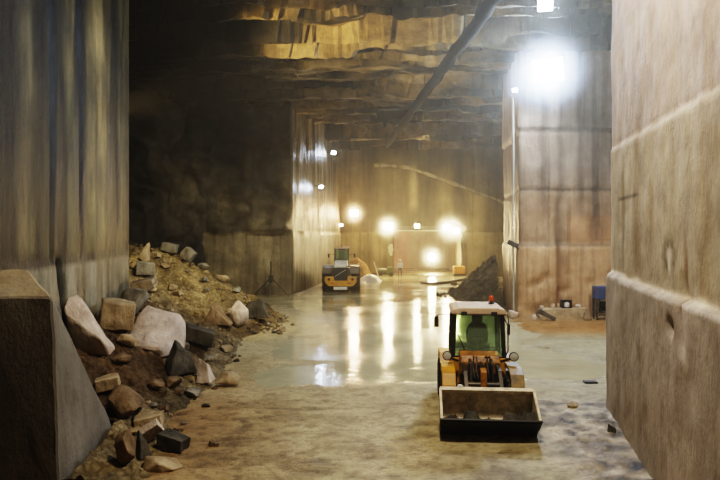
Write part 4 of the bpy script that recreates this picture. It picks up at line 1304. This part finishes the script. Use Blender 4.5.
# ------------------------------------------------------------------ far loader (rear towards the camera)
def far_loader():
    R = empty('wheel_loader', (-1.40, 45.0, 0.01), 'large yellow wheel loader far down the hall seen from behind, silver stripe across dark grille', 'loader')
    for x in (-1.08, 1.08):
        make_wheel(R, (x, 1.5, .80), .80, .66, M['yellow'], 16)
        make_wheel(R, (x, 4.7, .80), .80, .66, M['yellow'], 16)
    b = MB()
    b.prism([(-1.16, .78), (-1.16, 1.14), (-.5, 1.18), (-.48, .88), (.48, .88), (.5, 1.18), (1.16, 1.14), (1.16, .78), (.9, .48), (-.9, .48)], -.15, .7, 'y')
    cw = b.build('counterweight', M['yellow'], R, .05)
    for x in (-.85, .85):
        b = MB(); b.lathe([(.10, -.03), (.10, .02)], (x, -.16, .98), 'y', 16); b.build('tail_light', M['black'], cw)
        b = MB(); b.box((x * .7, -.17, .7), (.16, .03, .08)); b.build('reflector', M['red'], cw)
    b = MB(); b.box((-.02, -.10, .33), (1.0, .2, .22), bev=.03); b.build('rear_bumper', M['white'], R, label='pale lower bumper plate')
    b = MB(); b.box((.05, -.22, .36), (.36, .03, .13)); b.build('number_plate', M['white'], R, label='white number plate')
    b = MB(); b.box((0, .22, 1.34), (.96, .5, .95), bev=.04)
    for k in range(9): b.box((0, -.04, .95 + .1 * k), (.86, .03, .035))
    gr = b.build('grille', M['black'], R)
    b = MB(); b.bar((-.42, -.075, 1.18), (.36, -.075, 1.66), .03, .06, up=(0, 1, 0)); b.build('stripe', M['silver'], gr, label='silver diagonal stripe across the grille')
    b = MB(); b.prism([(.0, 1.82), (.06, 2.12), (.4, 2.26), (2.1, 2.3), (2.1, 1.82)], -.48, .48, 'x'); b.build('engine_hood', M['white'], R, .06, label='pale engine hood')
    b = MB(); b.box((0, 1.1, 1.35), (1.3, 2.0, .95), bev=.05); b.build('engine_body', M['darksteel'], R)
    for x in (-1.0, 1.0):
        b = MB(); b.prism([(.45, 1.35), (.55, 1.78), (.8, 1.88), (2.5, 1.88), (2.5, 1.80), (.85, 1.80), (.62, 1.7), (.52, 1.35)], x - .34, x + .34, 'x'); b.build('rear_fender', M['darksteel'], R, .02)
        b = MB()
        xs = x * 1.3
        b.tube([(xs, .55, 1.88), (xs, .55, 2.0), (xs, 2.4, 2.0), (xs, 2.4, 1.88)], .03, 6); b.tube([(xs, .55, 1.99), (x * .5, .45, 1.99)], .03, 6)
        b.build('hand_rail', M['white'], R, label='pale hand rail')
        b = MB(); b.bar((x * .5, 2.3, 2.7), (x * .95, 2.2, 2.75), .03, .03); b.box((x * .98, 2.2, 2.62), (.14, .05, .3), bev=.02); b.build('mirror', M['black'], R)
    b = MB()
    for x in (-.52, .52):
        for y in (2.15, 3.55): b.bar((x, y, 1.9), (x * .96, y, 3.12), .09, .09)
    for a, c in (((-.52, 2.15, 2.3), (.52, 2.15, 2.3)), ((-.52, 3.55, 2.3), (.52, 3.55, 2.3)), ((-.5, 2.15, 3.08), (.5, 2.15, 3.08)), ((-.52, 2.15, 2.3), (-.52, 3.55, 2.3)), ((.52, 2.15, 2.3), (.52, 3.55, 2.3))): b.bar(a, c, .08, .08)
    b.box((0, 2.85, 2.08), (1.1, 1.4, .42)); b.build('cab_frame', M['black'], R, .01)
    def pane(nm, q):
        b = MB(); b.bm.faces.new([b.bm.verts.new(p) for p in q]); b.build(nm, M['glass'], R)
    pane('rear_window', [(-.49, 2.14, 2.34), (.49, 2.14, 2.34), (.47, 2.14, 3.06), (-.47, 2.14, 3.06)])
    pane('windshield', [(-.49, 3.56, 2.34), (.49, 3.56, 2.34), (.47, 3.56, 3.06), (-.47, 3.56, 3.06)])
    for x in (-.52, .52): pane('side_window', [(x, 2.2, 2.34), (x, 3.5, 2.34), (x * .96, 3.5, 3.06), (x * .96, 2.2, 3.06)])
    b = MB(); b.box((0, 2.85, 3.2), (1.2, 1.7, .14), bev=.05); b.build('roof', M['roof'], R)
    b = MB(); b.cyl((0, 2.4, 3.27), (0, 2.4, 3.42), .06, .04); b.build('beacon', M['beacon'], R)
    for x in (-.36, .36):
        b = MB(); b.box((x, 2.02, 3.12), (.16, .08, .1), bev=.02); b.build('work_light', M['lens'], R)
    b = MB(); b.box((0, 2.7, 2.42), (.5, .5, .16), bev=.05); st = b.build('seat', M['seat'], R)
    b = MB(); b.box((0, 2.5, 2.72), (.46, .14, .55), bev=.05); b.build('backrest', M['seat'], st)
    b = MB(); b.box((0, 4.4, .9), (1.0, 2.2, .7), bev=.05); b.box((0, 3.1, .75), (.6, 1.2, .5)); b.cyl((-.8, 4.7, .8), (.8, 4.7, .8), .16); b.cyl((-.8, 1.5, .8), (.8, 1.5, .8), .16); b.build('front_frame', M['yellow'], R, .02)
    for x in (-.55, .55):
        b = MB(); b.prism([(4.2, 1.75), (4.5, 1.95), (5.7, 1.35), (6.3, .55), (6.1, .4), (5.4, 1.1)], x - .09, x + .09, 'x'); b.build('lift_arm', M['yellow'], R, .01)
        b = MB(); b.cyl((x * .7, 4.6, 1.0), (x * .8, 5.6, 1.1), .09); b.build('hydraulic_cylinder', M['black'], R)
    prof = [(7.5, .25), (6.6, .08), (6.3, .2), (6.15, .6), (6.25, 1.1), (6.5, 1.35)]
    inn = [(7.5, .28), (6.62, .12), (6.34, .23), (6.2, .6), (6.3, 1.08), (6.53, 1.31)]
    b = MB(); b.prism(prof + inn[::-1], -1.38, 1.38, 'x')
    for x in (-1.38, 1.38): b.prism(prof, x - .02, x + .02, 'x')
    b.build('bucket', M['darksteel'], R)
far_loader()

# ------------------------------------------------------------------ things by the pillar
b = MB()
b.hull([Vector(p) for p in ((8.95, 31.0, 0), (11.55, 31.0, 0), (11.5, 31.5, 0), (9.0, 31.5, 0), (9.1, 31.08, .48), (11.4, 31.05, .52), (11.4, 31.5, .55), (9.05, 31.5, .5))])
bm = b.bm; bmesh.ops.subdivide_edges(bm, edges=bm.edges[:], cuts=5, use_grid_fill=True)
for v in bm.verts: v.co += Vector((0, 0.0, 1)) * 0.04 * nz(v.co.x * 3, v.co.y * 3, v.co.z * 3) * (1 if v.co.z > .1 else 0)
tag(b.build('stone_ledge', M['tan']), 'long low tan stone ledge at the foot of the right pillar', 'ledge')
def at_ground_rock(x, y, z, dims, mat, label, kind='chunk', rot=(0, 0, 0), seed=500):
    me = rock_mesh(seed, dims, kind, .3); o = link('rock', me, M[mat]); o.rotation_euler = rot
    lo = min((o.rotation_euler.to_matrix() @ v.co).z for v in me.vertices)
    o.location = (x, y, z - lo); tag(o, label, 'rock', 'rocks about the pillar foot')
at_ground_rock(9.15, 30.4, 0, (.9, .4, .22), 'dark', 'dark slab tipped against the left end of the stone ledge', 'block', (0, .5, 0), 501)
at_ground_rock(8.55, 30.5, 0, (.3, .3, .38), 'pale', 'small white stone left of the dark tipped slab', 'chunk', (0, 0, 0), 502)
at_ground_rock(7.72, 31.2, 0, (.55, .4, .55), 'pale', 'white stone at the left corner of the right pillar', 'chunk', (0, 0, 0), 503)
at_ground_rock(9.15, 31.28, .52, (.26, .22, .18), 'pale', 'pale stone on the left end of the stone ledge', 'chunk', (0, 0, 0), 504)
at_ground_rock(9.75, 31.28, .52, (.2, .2, .24), 'pale', 'pale stone on the stone ledge second from its left end', 'chunk', (0, 0, 0), 505)
at_ground_rock(10.0, 31.28, .53, (.16, .2, .26), 'tan', 'small tan stone on the ledge just left of the black box', 'chunk', (0, 0, 0), 506)
at_ground_rock(11.0, 31.28, .56, (.36, .25, .18), 'pale', 'pale stone on the right end of the stone ledge', 'chunk', (0, 0, 0), 507)
at_ground_rock(11.2, 30.55, 0, (.4, .35, .4), 'brown', 'brown stone between the ledge and the blue cabinet', 'wedge', (0, 0, 0), 508)
r = empty('tool_box', (10.4, 31.28, .53), 'small open black box with a white canister on the stone ledge', 'box')
b = MB(); b.box((0, .1, .2), (.5, .03, .38)); b.box((0, 0, .02), (.5, .24, .03)); b.box((0, 0, .39), (.5, .24, .03))
for x in (-.24, .24): b.box((x, 0, .2), (.03, .24, .38))
b.build('case', M['black'], r)
b = MB(); b.lathe([(.10, 0), (.13, .03), (.13, .2), (.07, .25), (.02, .26)], (.02, -.02, .035), 'z', 16); b.build('canister', M['white'], r, smooth_deg=40, label='white canister')

r = empty('machine_cabinet', (12.05, 30.55, 0), 'blue metal cabinet on a dark frame half hidden by the right wall', 'cabinet')
b = MB(); b.box((0.2, .1, 1.36), (1.35, .6, .62), bev=.03); cab = b.build('cabinet', M['blue'], r, label='blue cabinet')
b = MB(); b.box((-.12, -.21, 1.36), (.5, .02, .5), bev=.005); dr = b.build('door', M['blue'], cab)
b = MB(); b.box((.06, -.24, 1.36), (.03, .04, .14)); b.build('handle', M['black'], dr)
for x in (-.42, .82):
    for y in (-.14, .34): b = MB(); b.box((x, y, .53), (.07, .07, 1.05)); b.build('leg', M['darksteel'], r)
b = MB(); b.box((.2, .1, .42), (1.3, .5, .06)); b.build('shelf', M['darksteel'], r)
b = MB(); b.cyl((-.2, .1, .72), (.35, .1, .72), .2, seg=18); b.box((.05, .1, .5), (.5, .3, .1)); b.cyl((.35, .1, .72), (.55, .1, .72), .06); b.build('motor', M['pipe'], r)
b = MB(); b.tube([(-.3, -.1, 1.05), (-.36, -.2, .7), (-.2, -.22, .4), (.1, -.2, .5), (.2, -.1, .7)], .03, 8); b.build('hose', M['black'], r)
b = MB(); b.bar((-.4, .1, 1.75), (.75, .1, 1.75), .05, .05)
for x in (-.3, .6): b.bar((x, .1, 1.66), (x, .1, 1.76), .04, .04)
b.build('rail', M['roof'], r)

# conduit and bracket box on pillar edge
b = MB(); b.tube([(7.78, 31.5, 11.2), (7.8, 31.5, 8), (7.77, 31.5, 5), (7.8, 31.5, 2.2), (7.8, 31.5, 0.03)], .045, 8)
tag(b.build('conduit', M['greypipe']), 'thin pale conduit running down the left edge of the right pillar', 'conduit')
r = empty('wall_bracket', (7.75, 31.3, 3.75), 'dark tilted lamp bracket sticking out low on the pillar edge', 'bracket')
b = MB(); b.box((-.05, -.05, .0), (.55, .2, .22), rot=(0, .45, 0), bev=.03); b.build('box', M['black'], r)
b = MB(); b.bar((-.1, .15, .05), (.35, .3, -.25), .06, .06); b.build('arm', M['black'], r)

# black slab and stone on the floor by the right wall
b = MB(); b.box((0, 0, .03), (.36, .22, .05), bev=.012)
o = b.build('floor_plate', M['black']); o.location = (6.5, 17.5, floor_z(6.5, 17.5)); tag(o, 'thin black plate lying on the wet floor beside the right wall corner', 'plate')
at_ground_rock(5.32, 13.1, floor_z(5.32, 13.1) - .02, (.24, .2, .2), 'dark', 'small dark stone lying at the foot of the right wall', 'wedge', (0, 0, 1), 520)
at_ground_rock(5.1, 14.9, floor_z(5.1, 14.9) - .03, (.4, .3, .14), 'tan', 'flat tan stone on the churned slurry near the right wall', 'chunk', (0, 0, 1), 521)

# ------------------------------------------------------------------ ceiling duct and rods
A0, A1 = Vector((5.25, 20.0, 0)), Vector((2.6, 60.0, 0))
b = MB()
ptsd, rad = [], []
for k in range(46):
    t = k / 45; p = A0.lerp(A1, t)
    ptsd.append((p.x + .10 * nz(k * .5, 1, 1), p.y, 13.05 - 0.006 * (p.y - 25) + .12 * nz(k * .4, 5, 2)))
    rad.append(.28 + .10 * nz(k * .9, 2, 5))
b.tube(ptsd, rad, 12)
du = b.build('ventilation_duct', M['pipe'], smooth_deg=50)
root = empty('air_duct', (A0.x, A0.y, 13.0), 'long dark sagging air duct hung along the ceiling towards the back wall', 'duct')
du.name = 'duct_tube'; du.parent = root; du.location = -root.location
for k in range(3, 45, 6):
    p = Vector(ptsd[k]); b = MB()
    b.cyl(p - root.location, Vector((p.x, p.y, min(14.4, ceil_z(p.x, p.y) + .1))) - root.location, .025)
    b.build('hanger', M['black'], root)
for px, py, d, lb in ((377, 112, 44, 'short rod with a dark weight hanging from the ceiling, left one of two'), (385, 124, 47, 'short rod with a dark weight hanging from the ceiling, right one of two')):
    p = at(px, py, d)
    r = empty('hanging_rod', (p.x, p.y, p.z), lb, 'rod', 'rods hanging from the ceiling')
    b = MB(); b.cyl((0, 0, 0), (0, 0, ceil_z(p.x, p.y) + .1 - p.z), .03); b.build('rod', M['black'], r)
    b = MB(); b.lathe([(.05, -.3), (.16, -.1), (.16, .1), (.05, .3)], (0, 0, 0), 'z', 12); b.build('weight', M['black'], r)

# tripod by the left block
g = at(271, 296, 42.3)
r = empty('tripod', (g.x, 42.3, 0.02), 'black tripod with a dark drill head standing before the large grey block at the left', 'tripod')
b = MB(); b.cyl((0, 0, .9), (0, 0, 2.4), .045); b.build('mast', M['black'], r)
for a in (0.3, 2.9, 4.6):
    b = MB(); b.cyl((0, 0, 1.3), (1.25 * math.cos(a), .55 * math.sin(a), 0.0), .035); b.build('leg', M['black'], r)
b = MB(); b.box((0, -.05, 1.2), (.3, .28, .5), bev=.05); b.build('drill_head', M['black'], r)

# ------------------------------------------------------------------ things near the back wall
rows = []
for j in range(24):
    row = []
    for i in range(30):
        x = -2.2 + 3.9 * i / 29; y = 58.6 + 5.4 * j / 23
        rr = math.hypot((x + .4) / 1.7, (y - 61.2) / 2.4)
        row.append(Vector((x, y, 2.0 * max(-.05, 1 - rr ** 1.5) + .3 * fbm(x, y * .7, 171))))
    rows.append(row)
o = grid_mesh('sand_pile', rows, M['orange'] if False else M['heap'], [(1.0, .72, .38)] * 720, keep=lambda q: max(v.z for v in q) > -.02)
tag(o, 'orange brown sand pile behind the far loader at the back wall', 'sand', kind='stuff')
rows = []
for j in range(16):
    row = []
    for i in range(26):
        x = -.2 + 2.2 * i / 25; y = 55.2 + 2.8 * j / 15
        rr = math.hypot((x - .9) / 1.1, (y - 56.6) / 1.4)
        row.append(Vector((x, y, .62 * max(-.05, 1 - rr ** 2) + .06 * fbm(x * 2, y * 2, 173))))
    rows.append(row)
o = grid_mesh('slurry_pile', rows, M['slurry'], None, keep=lambda q: max(v.z for v in q) > -.01)
tag(o, 'low white pile of marble slurry right of the far loader', 'slurry', kind='stuff')

p = at(376, 277, 62)
b = MB(); b.cyl((0.25, 0, 0), (-.2, 0, 1.5), .05); b.box((.25, 0, .02), (.4, .3, .04))
o = b.build('marker_post', M['white']); o.location = (p.x, 62, 0); tag(o, 'short white leaning post beside the white slurry pile', 'post')
p = at(385, 277, 63)
r = empty('compressor', (p.x, 63, 0), 'low dark green compressor on wheels left of the far opening', 'machine')
b = MB(); b.cyl((-.75, 0, .55), (.15, 0, .55), .27, seg=18); b.build('tank', M['greenpaint'], r, smooth_deg=40)
b = MB(); b.box((.6, 0, .62), (.7, .6, .7), bev=.06); b.build('engine_cover', M['greenpaint'], r)
b = MB(); b.box((0, 0, .28), (1.8, .5, .08)); b.bar((-.9, 0, .3), (-1.4, 0, .25), .06, .06); b.build('frame', M['black'], r)
for x in (-.5, .6):
    for y in (-.32, .32):
        b = MB(); b.lathe([(.08, -.07), (.22, -.07), (.22, .07), (.08, .07)], (x, y, .22), 'y', 16); b.build('wheel', M['rubber'], r)
p = at(459, 277, 63.5)
r = empty('generator', (p.x, 63.5, 0), 'orange yellow generator box at the right side of the far opening', 'machine')
b = MB(); b.box((0, 0, .62), (1.15, .8, .8), bev=.07); b.build('housing', M['orange'], r)
b = MB(); b.box((0, 0, .12), (1.25, .85, .16)); b.build('skid', M['black'], r)
b = MB(); b.cyl((.3, .1, 1.0), (.3, .1, 1.3), .06); b.build('exhaust_pipe', M['darksteel'], r)
# bright light streak left of the opening, modelled as a white strip
rows = []
for j in range(16):
    z = 2.0 + 1.25 * j / 15; row = []
    w = .22 * math.sin(PI * (0.12 + .8 * (1 - j / 15))) + .05
    for i in range(7):
        u = i / 6 - .5; row.append(Vector((3.25 + u * 2 * w + .04 * math.sin(j), 65.6 - .05 * math.cos(u * 9 + j * .4), z)))
    rows.append(row)
o = grid_mesh('light_streak', rows, M['lit_strip'])
tag(o, 'narrow white strip standing for a light streak on the wall left of the far opening', 'lit_strip')
# hose lying on the far floor
ph = [at(px, py, H * 620 / (py - 235)) for px, py in ((421, 283), (428, 284.5), (440, 284), (452, 282.5), (462, 280.5), (470, 279.5))]
b = MB(); b.tube([(q.x, q.y, .11) for q in ph], .11, 8)
tag(b.build('hose', M['greypipe'], smooth_deg=60), 'thick pale hose curving over the far floor before the opening', 'hose')


# ------------------------------------------------------------------ person
def person():
    p = at(400, 277, 61.5)
    J = {'pelvis': (0, 0, .94), 'waist': (0, 0, 1.08), 'chest': (0, .01, 1.32), 'neck': (0, 0, 1.48), 'head': (0, -.02, 1.60), 'crown': (0, 0, 1.72)}
    V, E, Rr = [], [], []
    def add(q, r, par=None):
        V.append(q); Rr.append(r)
        if par is not None: E.append((par, len(V) - 1))
        return len(V) - 1
    pe = add(J['pelvis'], (.15, .11)); wa = add(J['waist'], (.135, .10), pe); ch = add(J['chest'], (.17, .115), wa)
    ne = add(J['neck'], (.055, .055), ch); he = add(J['head'], (.082, .095), ne); add(J['crown'], (.06, .07), he)
    for s in (-1, 1):
        h = add((s * .1, 0, .86), (.088, .088), pe); k = add((s * .13, -.03 if s > 0 else .03, .48), (.06, .06), h)
        a = add((s * .14, .02 if s > 0 else .06, .09), (.042, .042), k); add((s * .16, -.14 if s > 0 else -.1, .04), (.04, .035), a)
        sh = add((s * .19, 0, 1.40), (.065, .065), ch); el = add((s * .27, .03, 1.13), (.045, .045), sh)
        wr = add((s * .25, -.12, .93), (.032, .032), el); hd = add((s * .245, -.17, .87), (.035, .022), wr)
        for f in range(4): add((s * (.225 + .015 * f), -.215 - .01 * (f in (1, 2)), .80 + .006 * f), (.010, .010), hd)
        add((s * .205, -.19, .87), (.011, .011), hd)
    me = bpy.data.meshes.new('body'); me.from_pydata(V, E, [])
    r = empty('person', (p.x, 61.5, 0), 'person in a pale blue shirt and white helmet standing before the far opening', 'person')
    o = link('body', me, None, r)
    md = o.modifiers.new('skin', 'SKIN')
    for i, rr in enumerate(Rr): me.skin_vertices[0].data[i].radius = rr
    me.skin_vertices[0].data[0].use_root = True
    o.modifiers.new('sub', 'SUBSURF').levels = 1; o.modifiers['sub'].render_levels = 1
    dg = bpy.context.evaluated_depsgraph_get()
    m2 = bpy.data.meshes.new_from_object(o.evaluated_get(dg))
    o.modifiers.clear(); o.data = m2
    m2.materials.clear()
    for k in ('skin', 'shirt', 'trousers'): m2.materials.append(M[k])
    for f in m2.polygons:
        c = f.center
        f.use_smooth = True
        if c.z > 1.47: f.material_index = 0
        elif abs(c.x) > .19 and c.z < 1.1 and c.z > .75: f.material_index = 0 if c.z < .93 else 1
        elif c.z > .98: f.material_index = 1
        else: f.material_index = 2
    b = MB(); b.lathe([(.15, 1.655), (.135, 1.67), (.125, 1.72), (.09, 1.775), (.02, 1.80)], (0, -.01, 0), 'z', 18); b.build('helmet', M['white'], r, smooth_deg=50, label='white helmet')
    for s in (-1, 1):
        b = MB(); b.box((s * .15, -.06 if s > 0 else -.02, .045), (.10, .27, .09), bev=.03); b.build('boot', M['black'], r)
person()

# ------------------------------------------------------------------ air of the hall, camera, look
w = bpy.data.worlds.new('hall_air'); scene.world = w; w.use_nodes = True
nt = w.node_tree
nt.nodes['Background'].inputs[0].default_value = (0.55, 0.5, 0.4, 1)
nt.nodes['Background'].inputs[1].default_value = 0.0
vs = nt.nodes.new('ShaderNodeVolumeScatter')
vs.inputs['Color'].default_value = (0.95, 0.9, 0.78, 1)
vs.inputs['Density'].default_value = 0.0031
vs.inputs['Anisotropy'].default_value = 0.6
nt.links.new(vs.outputs[0], nt.nodes['World Output'].inputs['Volume'])

cd = bpy.data.cameras.new('camera'); cam = bpy.data.objects.new('camera', cd); COL.objects.link(cam)
cam.location = (0, 0, H); cam.rotation_euler = (PI / 2, 0, 0)
cd.sensor_width = 36; cd.lens = 620 / 720 * 36; cd.shift_y = -5 / 720
cd.clip_end = 300
scene.camera = cam
scene.view_settings.view_transform = 'Filmic'
scene.view_settings.look = 'Very High Contrast'
scene.view_settings.exposure = 0.0
scene.cycles.max_bounces = 6
